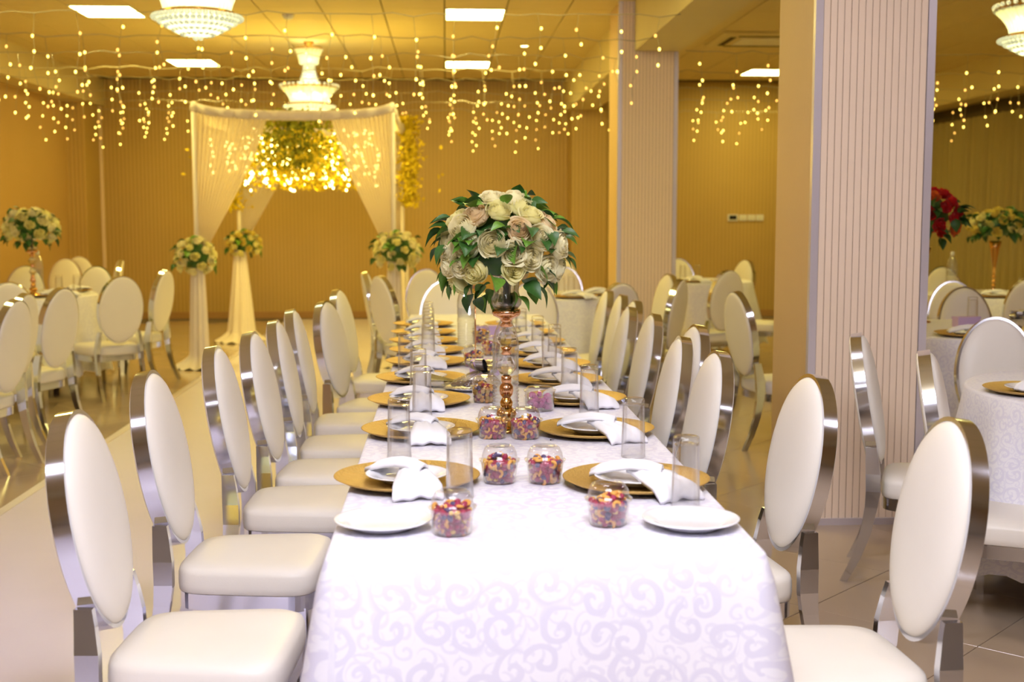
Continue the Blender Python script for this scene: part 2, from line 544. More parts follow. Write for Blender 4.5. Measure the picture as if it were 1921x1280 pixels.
struct('wall_back', MB().box(XL - .1, XR + .1, YB, YB + .12, 0, ZC + .1), M['wall'])
struct('wall_left', MB().box(XL - .12, XL, YF, YB, 0, ZC + .1), M['wall_side'])
struct('wall_right', MB().box(XR, XR + .12, YF, YB, 0, ZC + .1), M['wall_side'])
struct('wall_front', MB().box(XL - .1, XR + .1, YF - .12, YF, 0, ZC + .1), M['pale'])
struct('baseboard_back', MB().box(XL, XR, YB - .015, YB, 0, .09), M['wood'])
struct('baseboard_left', MB().box(XL, XL + .015, YF, YB - .72, 0, .09), M['wood'])
tag(struct('ceiling_beam', MB().box(XL, -4.44, YF, YB, 2.79, ZC), M['paint']))
struct('ceiling_beam', MB().box(1.57, 1.95, YF, 5.40, 2.73, ZC), M['paint'])
struct('ceiling_beam', MB().box(1.57, 1.95, 6.06, 10.50, 2.73, ZC), M['paint'])
struct('ceiling_beam', MB().box(1.57, 1.95, 11.17, YB, 2.73, ZC), M['paint'])
struct('ceiling_beam', MB().box(6.1, XR, YF, YB, 2.73, ZC), M['paint'])
pil = struct('pilaster', MB().box(XL, -4.52, 16.15, YB, 0, 2.79), M['wall'])
struct('trim_1', MB().box(-4.52, -4.49, YB - .03, YB, 0, 2.79), M['slat'])
struct('pilaster', MB().box(1.64, 2.1, 16.35, YB, 0, 2.73), M['wall'])

def column(x0, x1, y0, y1, n):
    c = struct('column', MB().box(x0 + .012, x1 - .012, y0 + .014, y1, 0, ZC), [M['col_side']])
    w = x1 - x0 - 0.07
    sw = w / n
    sl = MB()
    hw = sw / 2 - 0.0013
    sl.loft([[(-hw, .0059, .03), (hw, .0059, .03), (hw, .001, .03), (hw - .001, 0, .03), (-hw + .001, 0, .03), (-hw, .001, .03)],
             [(-hw, .0059, ZC), (hw, .0059, ZC), (hw, .001, ZC), (hw - .001, 0, ZC), (-hw + .001, 0, ZC), (-hw, .001, ZC)]], True, True, True, False)
    sm_ = sl.mesh('slat', M['slat'])
    link('slat_backing', MB().box(x0 + .03, x1 - .03, y0 + .006, y0 + .018, .03, ZC).mesh('slat_backing', M['groove']), c)
    for i in range(n):
        link('slat', sm_, c, (x0 + .035 + sw * (i + .5), y0, 0))
    for xa, xb in ((x0, x0 + .034), (x1 - .034, x1)):
        link('corner_trim', MB().box(xa, xb, y0 - .004, y0 + .03, 0, ZC).mesh('corner_trim', M['alu']), c)
    link('plinth', MB().box(x0 - .004, x1 + .004, y0 - .008, y1 + .004, 0, .03).mesh('plinth', M['alu']), c)
    return c
column(1.590, 2.118, 5.41, 6.04, 15)
column(1.437, 1.940, 10.51, 11.16, 15)

# white runner laid along the aisle, with a raised metal edge strip
r_ = thing('aisle_runner', 'glossy white runner along the aisle beside the long table', 'runner', (-1.2, 8.0, 0))
link('sheet', MB().box(-.86, 1.0, -13.5, 8.6, 0, .006).mesh('sheet', M['runner']), r_)
link('edge_strip', MB().loft([[(-.90, y, 0), (-.84, y, 0), (-.845, y, .009), (-.885, y, .014)] for y in (-13.5, 8.6)], True, True, True, False).mesh('edge_strip', M['alu']), r_)

# ------------------------------------------------------------------ ceiling fittings
pf = MB()
a_, b_ = PX / 2 - .004, PY / 2 - .004
for x0, x1, y0, y1 in ((-a_, a_, -b_, -b_ + .012), (-a_, a_, b_ - .012, b_), (-a_, -a_ + .012, -b_ + .012, b_ - .012), (a_ - .012, a_, -b_ + .012, b_ - .012)):
    pf.box(x0, x1, y0, y1, -.006, .012)
pfm = pf.mesh('frame', M['frame'])
pdc = MB().box(-a_ + .0125, a_ - .0125, -b_ + .0125, b_ - .0125, -.003, .008).mesh('diffuser', M['panel_fill'])
pdm = MB().box(-a_ + .0125, a_ - .0125, -b_ + .0125, b_ - .0125, -.003, .008).mesh('diffuser', M['panel'])
PANEL_WORDS = {(0, 0): 'square ceiling light panel in line with the rose centrepiece', (0, 6): 'square ceiling light panel over the far end of the hall, right of the arch',
               (-6, 0): 'square ceiling light panel beside the bigger chandelier', (-6, 6): 'square ceiling light panel over the left front of the draped arch',
               (7, 7): 'square ceiling light panel beyond the ceiling air conditioner'}
for (i, j) in sorted(panels):
    t = thing('ceiling_light', PANEL_WORDS.get((i, j), 'unseen square ceiling light panel over the near half of the hall'), 'ceiling light',
              ((i + .5) * PX, 10.96 + (j + .5) * PY, ZC), 0, 'square ceiling light panels')
    link('frame', pfm, t)
    link('diffuser', pdc if j <= -11 else pdm, t)
sd = thing('smoke_detector', 'small round white smoke detector on the ceiling tiles', 'smoke detector', (-1.38, 11.38, ZC))
link('base', MB().lathe([(.001, 0), (.055, 0), (.055, -.015), (.001, -.015)], 20).mesh('base', M['white_plastic']), sd)
link('dome', MB().lathe([(.046, -.0152), (.042, -.032), (.02, -.04), (.001, -.041)], 20).mesh('dome', M['white_plastic']), sd)
dl = thing('downlight', 'small round downlight glowing in the ceiling tiles', 'downlight', (.83, 13.3, ZC))
link('ring', MB().lathe([(.04, 0), (.052, 0), (.05, -.008), (.04, -.006)], 20).mesh('ring', M['frame']), dl)
link('lens', MB().lathe([(.001, -.004), (.039, -.004), (.039, 0), (.001, 0)], 20).mesh('lens', M['panel']), dl)
ac = thing('air_conditioner', 'square ceiling cassette air conditioner with dark slots', 'air conditioner', (3.15, 12.6, ZC))
link('panel', MB().loft([[(-.47, -.47, 0), (-.47, .47, 0), (.47, .47, 0), (.47, -.47, 0)], [(-.47, -.47, -.02), (-.47, .47, -.02), (.47, .47, -.02), (.47, -.47, -.02)], [(-.42, -.42, -.035), (-.42, .42, -.035), (.42, .42, -.035), (.42, -.42, -.035)]], True, False, True, False).mesh('panel', M['paint']), ac)
link('grille', MB().box(-.24, .24, -.24, .24, -.042, -.0352).mesh('grille', M['frame']), ac)
vm = MB().box(-.3, .3, -.03, .03, -.038, -.0351).mesh('vent', M['dark'])
for k in range(4):
    link('vent', vm, ac, (.34 * sin(k * pi / 2), -.34 * cos(k * pi / 2), 0), (0, 0, k * pi / 2))
sw = thing('wall_control', 'row of white switches and a dark control display on the back wall', 'wall switch', (4.05, YB, 1.34))
link('display', MB().box(-.24, -.10, -.02, 0, -.045, .045).mesh('display', M['white_plastic']), sw)
link('screen', MB().box(-.22, -.12, -.024, -.0202, -.025, .03).mesh('screen', M['black']), sw)
gm = MB().box(-.05, .05, -.018, 0, -.04, .04).mesh('switch_plate', M['white_plastic'])
rm = MB().box(-.025, .025, -.024, -.0182, -.022, .022).mesh('rocker', M['frame'])
for k in range(3):
    p_ = link('switch_plate', gm, sw, (-.03 + k * .115, 0, 0))
    link('rocker', rm, p_)

# curtain along the right wall
cu = thing('curtain', 'floor-length pleated olive cream curtain along the right wall', 'curtain', (6.42, 13.6, 0))
def pleat(y0, y1, z0, z1, amp, wl, n=220):
    mb = MB()
    rings = []
    for iz in range(7):
        z = z1 + (z0 - z1) * iz / 6
        rings.append([(amp * (0.6 + 0.4 * iz / 6) * sin(2 * pi * (y0 + (y1 - y0) * k / n) / wl + 0.6 * sin(3.1 * k / n * 6)) + .012 * sin(k * 1.7), y0 + (y1 - y0) * k / n, z) for k in range(n + 1)])
    return mb.loft(rings, False)
link('drape', pleat(-2.6, 3.15, .02, 2.56, .045, .17).mesh('drape', M['curtain']), cu)
link('rail', MB().box(-.03, .03, -2.7, 3.2, 2.56, 2.6).mesh('rail', M['dark']), cu)
link('pelmet', MB().box(.08, .19, -2.7, 3.2, 2.5, 2.73).mesh('pelmet', M['dark']), cu)
# ------------------------------------------------------------------ chandeliers
def rod_mesh(h, bulge, w):
    mb = MB()
    rings = []
    for k in range(7):
        t = k / 6
        off = bulge * (1 - (1 - t) ** 2.2) * -1
        ww = w * (1.0 - 0.25 * t)
        rings.append([(off + ww * .3 * cos(a), ww * .5 * sin(a), -h * t) for a in [2 * pi * q / 6 for q in range(6)]])
    return mb.loft(rings, True, True, True, False)
big_rod = rod_mesh(.16, .10, .05).mesh('crystal_rod', M['chand'])
small_rod = rod_mesh(.15, .05, .045).mesh('crystal_rod', M['chand'])
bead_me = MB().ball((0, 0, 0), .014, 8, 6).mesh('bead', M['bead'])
domem = MB()
for k in range(6):
    t = k / 5
    r = .235 * (1 - t) ** .75 + .02
    z = -.19 - .115 * t
    n = max(4, int(2 * pi * r / .034))
    for q in range(n):
        a = 2 * pi * (q + .5 * (k % 2)) / n
        domem.ball((r * cos(a), r * sin(a), z), .015, 7, 5)
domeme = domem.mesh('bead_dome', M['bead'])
skinm = MB().lathe([(.24, -.175), (.235, -.195), (.19, -.24), (.12, -.28), (.03, -.30)], 28).mesh('dome_skin', M['chand'])
neckm = MB()
for q in range(22):
    a = 2 * pi * q / 22
    for k in range(9):
        t = k / 8
        r = .055 + .075 * t ** 1.8
        neckm.ball((r * cos(a), r * sin(a), .235 - .235 * t), .0105, 6, 4)
neckme = neckm.mesh('bead_neck', M['bead'])
neckskin = MB().lathe([(.05, .25), (.06, .15), (.085, .06), (.125, .0)], 22).mesh('neck_skin', M['chand'])
ringm = MB().lathe([(.275, .012), (.29, .012), (.29, -.004), (.275, -.004), (.275, .012)], 36).mesh('gold_ring', M['gold'])
ringlow = MB().lathe([(.19, -.155), (.215, -.155), (.215, -.170), (.19, -.170), (.19, -.155)], 36).mesh('gold_ring', M['gold'])
ringtop = MB().lathe([(.125, .40), (.14, .40), (.14, .385), (.125, .385), (.125, .40)], 30).mesh('gold_ring', M['gold'])
lampm = MB().ball((0, 0, 0), .028, 10, 8).mesh('bulb', M['lampbulb'])
def chandelier(x, y, z, label):
    t = thing('chandelier', label, 'chandelier', (x, y, z), 0, 'crystal chandeliers')
    link('gold_ring', ringm, t); link('gold_ring', ringlow, t); link('gold_ring', ringtop, t)
    for q in range(34):
        a = 2 * pi * q / 34
        o = link('crystal_rod', big_rod, t, (.285 * cos(a), .285 * sin(a), 0), (0, 0, a))
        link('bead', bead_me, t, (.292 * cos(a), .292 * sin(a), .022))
    for q in range(18):
        a = 2 * pi * q / 18
        link('crystal_rod', small_rod, t, (.138 * cos(a), .138 * sin(a), .385), (0, 0, a))
    tag(link('bead_dome', domeme, t), kind='stuff')
    tag(link('bead_neck', neckme, t), kind='stuff')
    link('dome_skin', skinm, t)
    link('neck_skin', neckskin, t)
    for q in range(6):
        a = 2 * pi * q / 6
        link('bulb', lampm, t, (.15 * cos(a), .15 * sin(a), -.07))
    for q in range(2):
        link('bulb', lampm, t, (0, 0, .12 + .16 * q), (0, 0, 0), (.7, .7, .7))
    top = ZC - z
    link('stem', MB().tube([(0, 0, .26), (0, 0, .5)], .012, 10).tube([(0, 0, .5), (0, 0, top - .06)], .006, 8).mesh('stem', M['gold']), t)
    link('canopy', MB().lathe([(.012, top - .075), (.02, top - .06), (.05, top - .012), (.055, top)], 20, cap1=True).mesh('canopy', M['gold']), t)
    lamp('chandelier_glow', 'POINT', (x, y, z - .10), 4, (1.0, 0.92, 0.48), 0.06)
    lamp('chandelier_glow', 'POINT', (x, y, z + .30), 2, (1.0, 0.92, 0.48), 0.05)
chandelier(-1.45, 7.60, 2.72, 'big crystal chandelier hanging in front of the arch over the aisle')
chandelier(-1.385, 13.09, 2.67, 'crystal chandelier with two crowns hanging just above the draped arch')
chandelier(3.80, 7.95, 2.68, 'crystal chandelier hanging beyond the near panelled column in the side hall')

# ------------------------------------------------------------------ icicle light strings
bulb_me = MB().ball((0, 0, 0), .0085, 8, 6, 1.3).mesh('bulb', M['bulb'])
bulb_dim = MB().ball((0, 0, 0), .0085, 8, 6, 1.3).mesh('bulb', M['bulb_dim'])
def light_string(y, x0, x1, label, rnd, short=None, z0=2.71, step=.27):
    t = thing('light_string', label, 'string lights', (x0, y, z0), 0, 'icicle light strings under the ceiling')
    w = MB()
    n = int((x1 - x0) / step)
    pts = []
    for k in range(n * 2 + 1):
        pts.append(((x1 - x0) * k / (n * 2), rnd.uniform(-.02, .02), rnd.uniform(-.02, .01) - .015 * (k % 2)))
    pts[0] = (0, 0, 0); pts[-1] = (x1 - x0, 0, 0)
    w.tube(pts, .0035, 4)
    bulbs = []
    for k in range(n):
        px, py, pz = pts[k * 2 + 1]
        nb = rnd.choice((2, 3, 3, 4, 4))
        if short and short[0] < x0 + px < short[1]:
            nb = 2
        sp = [(px, py, pz)]
        z = pz
        for q in range(nb):
            z -= rnd.uniform(.09, .15)
            bx, by = px + rnd.uniform(-.03, .03), py + rnd.uniform(-.03, .03)
            sp.append((bx * .7 + px * .3, by, z + .012))
            bulbs.append((bx, by, z))
        w.tube(sp, .002, 3)
    tag(link('wire', w.mesh('wire', M['wire']), t))
    for b in bulbs:
        link('bulb', bulb_me if rnd.random() < .68 else bulb_dim, t, b)
rnd = random.Random(3)
ROWS = [8.45, 9.55, 10.6, 11.65, 12.45, 13.8, 14.95, 16.1]
for k, y in enumerate(reversed(ROWS)):
    light_string(y, -4.44, 1.57, '%s icicle light string from the back wall, over the main hall' % ORD[k], rnd, (-2.5, -.2) if 11 < y < 14.5 else None)
for k, y in enumerate((16.1, 14.6, 13.1, 11.7, 10.3)):
    light_string(y, 1.96, 6.1, '%s icicle light string from the back wall, in the side hall beyond the columns' % ORD[k], rnd)

# ------------------------------------------------------------------ draped wedding arch
AX0, AX1, AY0, AY1, AZ = -2.23, -0.47, 11.40, 13.75, 2.29
ar = thing('draped_arch', 'white draped four-post arch before the back wall', 'arch', ((AX0 + AX1) / 2, (AY0 + AY1) / 2, 0))
ox, oy = (AX0 + AX1) / 2, (AY0 + AY1) / 2
hx, hy = (AX1 - AX0) / 2, (AY1 - AY0) / 2
pole = MB().tube([(0, 0, 0), (0, 0, AZ)], .022, 10).mesh('post', M['satin'])
for sx in (-1, 1):
    for sy in (-1, 1):
        link('post', pole, ar, (sx * hx, sy * hy, 0))
def valance(p0, p1, h):
    mb = MB(); rings = []
    d = Vector(p1) - Vector(p0); nrm = Vector((-d.y, d.x, 0)).normalized()
    for k in range(60):
        t = k / 59
        c = Vector(p0) + d * t
        sag = -.03 * sin(pi * t) + .05 * (abs(2 * t - 1) ** 8)
        w = .012 * sin(t * 70)
        rings.append([tuple(c + nrm * (.03 * cos(a) + w) + Vector((0, 0, sag + h * .5 * sin(a)))) for a in [2 * pi * q / 10 for q in range(10)]])
    return mb.loft(rings, True)
for p0, p1 in (((-hx, -hy, AZ), (hx, -hy, AZ)), ((-hx, hy, AZ), (hx, hy, AZ)), ((-hx, -hy, AZ), (-hx, hy, AZ)), ((hx, -hy, AZ), (hx, hy, AZ))):
    link('valance', valance(p0, p1, .09).mesh('valance', M['satin']), ar)
def swag(post, inner, ztie, pl=14):
    """sheer panel gathered from the rail into the post"""
    mb = MB(); rings = []
    n, mrows = 120, 18
    P, I = Vector(post), Vector(inner)
    d = I - P; nrm = Vector((-d.y, d.x, 0)).normalized()
    for r in range(mrows + 1):
        t = r / mrows
        row = []
        for k in range(n + 1):
            s = k / n
            top = P + d * s
            bot = P + d.normalized() * (.10 * s - .02)
            e = t ** (1.0 + .12 * s)
            p = top.lerp(bot, e)
            p.z = AZ + (ztie - AZ) * t - .10 * s * sin(pi * t) * (1 - t)
            amp = .022 * (1 - .45 * t)
            p += nrm * (amp * sin(2 * pi * pl * s + 1.2 * sin(5 * s)))
            row.append(tuple(p))
        rings.append(row)
    return mb.loft(rings, False)
W = 0.66
link('swag', swag((-hx, -hy, 0), (-hx + W, -hy, 0), 1.05).mesh('swag', M['sheer']), ar)
link('swag', swag((hx, -hy, 0), (hx - W + .1, -hy, 0), 1.08).mesh('swag', M['sheer']), ar)
link('swag', swag((-hx, hy, 0), (-hx + W, hy, 0), 1.10).mesh('swag', M['sheer']), ar)
link('swag', swag((hx, hy, 0), (hx - W + .1, hy, 0), 1.10).mesh('swag', M['sheer']), ar)
def leg_wrap(r_top, r_mid, r_bot, ztop):
    mb = MB(); rings = []
    n = 56
    for k in range(29):
        t = k / 28
        z = ztop * (1 - t) + .012
        r = r_top + (r_mid - r_top) * t
        if t > .9:
            r += (r_bot - r_mid) * ((t - .9) / .1) ** 1.6
        rings.append([((r + .006 * (1 + 1.5 * t) * sin(9 * a + 1.5 * t)) * cos(a), (r + .006 * (1 + 1.5 * t) * sin(9 * a + 1.5 * t)) * sin(a), z + .012 * (t > .9) * sin(13 * a)) for a in [2 * pi * q / n for q in range(n)]])
    return mb.loft(rings, True, False, False)
for sx, sy, rm_, rb in ((-1, -1, .082, .23), (1, -1, .082, .23), (-1, 1, .15, .28), (1, 1, .085, .24)):
    link('post_wrap', leg_wrap(.05, rm_, rb, 1.06).mesh('post_wrap', M['satin']), ar, (sx * hx, sy * hy, 0))
# ------------------------------------------------------------------ greenery and lights in the arch
def leaf_quad(mb, c, L, w, rnd):
    d = Vector((rnd.uniform(-1, 1), rnd.uniform(-1, 1), rnd.uniform(-1.3, .4))).normalized()
    s = d.cross(Vector((rnd.uniform(-1, 1), rnd.uniform(-1, 1), rnd.uniform(-1, 1)))).normalized()
    n = d.cross(s) * (w * .35)
    c = Vector(c)
    mb.add([c, c + d * L * .5 + s * w + n, c + d * L, c + d * L * .5 - s * w + n, c + d * L * .5], [(0, 4, 1), (1, 4, 2), (2, 4, 3), (3, 4, 0)], True)
rf = random.Random(11)
gl = thing('hanging_greenery', 'bunch of green foliage hanging from the middle of the arch', 'greenery', (-1.40, 11.9, AZ))
g1 = MB(); g2 = MB()
for _ in range(1500):
    t = rf.random() ** .8
    leaf_quad(g1, (rf.gauss(0, .17 + .05 * t), rf.gauss(0, .14), .08 - .62 * t * (0.75 + .25 * rf.random())), rf.uniform(.035, .075), rf.uniform(.012, .02), rf)
st = MB()
for _ in range(16):
    x, y = rf.gauss(0, .16), rf.gauss(0, .12)
    st.tube([(x * .4, y * .4, .03), (x * .8, y * .8, -.2), (x, y, -.5)], .004, 4)
for _ in range(1100):
    t = rf.random()
    leaf_quad(g2, (rf.gauss(0, .26), rf.gauss(0, .2), -.12 - .5 * t), rf.uniform(.03, .06), rf.uniform(.012, .02), rf)
tag(link('leaves', g1.mesh('leaves', M['lit_leaf']), gl), kind='stuff')
tag(link('blossoms', g2.mesh('blossoms', M['yellow_leaf']), gl), kind='stuff')
tag(link('stems', st.mesh('stems', M['stem']), gl), kind='stuff')
def garland(name, label, loc, zr, sx, sy, n):
    g = MB()
    for _ in range(n):
        leaf_quad(g, (rf.gauss(0, sx), rf.gauss(0, sy), -zr * rf.random()), rf.uniform(.035, .07), rf.uniform(.014, .022), rf)
    t = thing(name, label, 'garland', loc)
    tag(link('blossoms', g.mesh('blossoms', M['yellow_leaf']), t), kind='stuff')
    link('stem', MB().tube([(0, 0, .02), (.02, 0, -zr * .5), (0, .02, -zr)], .006, 5).mesh('stem', M['stem']), t)
garland('blossom_garland', 'long yellow blossom garland down the outer rear post of the arch', (-0.40, 13.72, 2.44), .95, .048, .06, 1500)
garland('blossom_garland', 'short yellow blossom spray by the rear post near the aisle runner', (-2.26, 13.70, 1.86), .42, .07, .06, 260)
garland('blossom_garland', 'wide yellow blossom fringe hung across the back of the arch', (-1.35, 13.1, 2.2), .55, .42, .12, 1500)

fl = thing('fairy_light_curtain', 'dense curtain of warm fairy lights hung inside the arch', 'string lights', (-1.38, 12.4, 2.3))
fw = MB(); fb = []
for k in range(48):
    x = -.74 + 1.48 * (k + rf.random()) / 48
    y = rf.uniform(-.85, .45)
    zb = -.58 - .14 * rf.random()
    fw.tube([(x, y, 0), (x + rf.uniform(-.02, .02), y, zb * .5), (x, y, zb)], .0018, 3)
    for q in range(6):
        u = rf.random() if abs(x) > .3 else rf.random() ** .5
        fb.append((x + rf.uniform(-.02, .02), y + rf.uniform(-.02, .02), zb * (.2 + .8 * u)))
link('wire', fw.mesh('wire', M['wire']), fl)
arch_bulb = MB().ball((0, 0, 0), .0095, 8, 6, 1.2).mesh('bulb', M['bulb_arch'])
for b in fb:
    link('bulb', arch_bulb, fl, b)
lamp('arch_lights_glow', 'POINT', (-1.86, 12.2, 1.95), 24, (1.0, 0.76, 0.12), .25)
lamp('arch_lights_glow', 'POINT', (-0.84, 12.2, 1.95), 24, (1.0, 0.76, 0.12), .25)

# ------------------------------------------------------------------ roses and leaves
def rose_mesh(seed, npet=26, nu=9, nv=8, open_=1.0):
    """unit rose: radius about 1, opening along +Z, petals wrapped round a tight heart"""
    r = random.Random(seed)
    mb = MB()
    for i in range(npet):
        t = i / (npet - 1)
        R = .07 + .78 * t ** .75
        top = .66 - .20 * t ** 1.4 + .03 * r.uniform(-1, 1)
        bot = -.45 + .05 * t
        hw = 2.3 - 1.45 * t ** .45 + .08 * r.uniform(-1, 1)
        th = i * 2.39996 + r.uniform(-.3, .3)
        lipc = (.035 + .17 * max(0, t - .25)) * open_
        inw = .10 + .22 * (1 - t)
        tip = r.uniform(-.35, .35)
        rings = []
        for a in range(nv):
            v = a / (nv - 1)
            row = []
            for b in range(nu):
                u = -1 + 2 * b / (nu - 1)
                ang = th + u * hw * (.70 + .30 * sin(pi * min(1, .15 + .7 * v)))
                rad = R * (.30 + .70 * min(1, v / .45) ** .6)
                rad *= 1 - inw * max(0, v - .5) / .5
                rad *= 1 + .10 * t * (u + 1) * .5
                lip = max(0, v - .74) / .26
                rad += lipc * lip ** 1.5 * (1 + .5 * sin(3 * u + i))
                edge = 1 - (.10 + .16 * t) * (u - tip * .6) ** 2 * v
                z = bot + (top - bot) * v * edge - .75 * lipc * lip ** 2
                row.append((rad * cos(ang), rad * sin(ang), z))
            rings.append(row)
        mb.loft(rings, False)
    mb.lathe([(.05, -.66), (.25, -.56), (.45, -.42), (.55, -.25)], 10, cap0=True)
    return mb
rose_hi = [rose_mesh(s, 26, 9, 8, o) for s, o in ((1, 1.0), (2, .7), (3, 1.3), (4, .35))]
rose_lo = [rose_mesh(s, 11, 6, 5, 1.0) for s in (11, 12)]
def leaf_mesh():
    mb = MB(); rings = []
    for k in range(7):
        t = k / 6
        w = .40 * sin(pi * min(1, t ** .85 * .98 + .02)) * (1 - .2 * t) + .002
        z = .10 * sin(pi * t) - .25 * t * t
        rings.append([(-w, t, z + .10 * w / .3), (-w * .5, t, z + .03 * w / .3), (0, t, z), (w * .5, t, z + .03 * w / .3), (w, t, z + .10 * w / .3)])
    return mb.loft(rings, False)
LEAF = leaf_mesh()
ROSES = {}
def rose_me(hi, k, mat):
    key = (hi, k, mat)
    if key not in ROSES:
        ROSES[key] = (rose_hi if hi else rose_lo)[k].mesh('rose', M[mat])
    return ROSES[key]
leaf_me = {m: LEAF.mesh('leaf', M[m]) for m in ('leaf', 'leaf_dark')}
def orient(d, spin=0.0):
    q = Vector(d).to_track_quat('Z', 'Y')
    return (q.to_matrix() @ Matrix.Rotation(spin, 3, 'Z')).to_euler()
def leaf_dir(d, roll=0.0):
    q = Vector(d).to_track_quat('Y', 'Z')
    return (q.to_matrix() @ Matrix.Rotation(roll, 3, 'Y')).to_euler()
def bouquet(name, label, loc, rx, rz, roses, rr, mats, nleaf, hi=False, group=None, leafmats=('leaf', 'leaf_dark'), lowcut=-.55, seed=5, leaf_len=.085):
    """roses: list of unit directions"""
    r = random.Random(seed)
    t = thing(name, label, 'bouquet', loc, 0, group)
    core = MB().lathe([(.02, -.55 * rz), (.45 * rx, -.5 * rz), (.72 * rx, -.1 * rz), (.68 * rx, .35 * rz), (.4 * rx, .68 * rz), (.02, .78 * rz)], 14, cap0=True, cap1=True)
    link('foliage_core', core.mesh('foliage_core', M['leaf_dark']), t)
    for k, d in enumerate(roses):
        d = Vector(d).normalized()
        p = Vector((d.x * rx, d.y * rx, d.z * rz)) * r.uniform(.93, 1.03)
        mt = mats[k % len(mats)] if r.random() < .7 else r.choice(mats)
        s = rr * r.uniform(.88, 1.08)
        dd = (d + Vector((r.uniform(-.2, .2), r.uniform(-.2, .2), r.uniform(-.05, .25)))).normalized()
        link('rose', rose_me(hi, r.randrange(4 if hi else 2), mt), t, p, orient(dd, r.uniform(0, 6)), (s, s, s))
    for k in range(nleaf):
        g = r.uniform(0, 2 * pi)
        z = r.uniform(lowcut - .25, .95)
        q = sqrt(max(0, 1 - z * z))
        d = Vector((q * cos(g), q * sin(g), z))
        p = Vector((d.x * rx, d.y * rx, d.z * rz)) * r.uniform(.86, 1.06)
        dirv = Vector((d.x + r.uniform(-.6, .6), d.y + r.uniform(-.6, .6), d.z * .6 - .25 + r.uniform(-.5, .4)))
        s = leaf_len * r.uniform(.75, 1.2)
        link('leaf', leaf_me[r.choice(leafmats)], t, p, leaf_dir(dirv, r.uniform(-.6, .6)), (s, s, s))
    return t
def fib(n, lo=-.5, seed=0):
    out = []
    for k in range(n):
        z = 1 - (1 - lo) * (k + .5) / n
        q = sqrt(max(0, 1 - z * z)); a = k * 2.39996 + seed
        out.append((q * cos(a), q * sin(a), z))
    return out
# bouquets tied to the arch posts
bouquet('post_bouquet', 'white rose bouquet tied to the arch post by the edge of the aisle runner', (AX0, AY0 - .08, 1.00), .17, .17, fib(30, -.8, .3), .047, ['rose', 'rose_green'], 26, leaf_len=.09)
bouquet('post_bouquet', 'yellowish rose bouquet tied to the far arch post with a bare stem above', (AX0 + .06, AY1 - .05, 1.06), .17, .14, fib(28, -.8, 1.1), .047, ['rose_yellow', 'rose_green'], 24, leaf_len=.09)
bouquet('post_bouquet', 'large white rose bouquet tied to the arch post behind the long table', (AX1 + .03, AY0 - .08, 1.05), .205, .17, fib(36, -.8, 2.0), .047, ['rose', 'rose_green'], 30, leaf_len=.09)
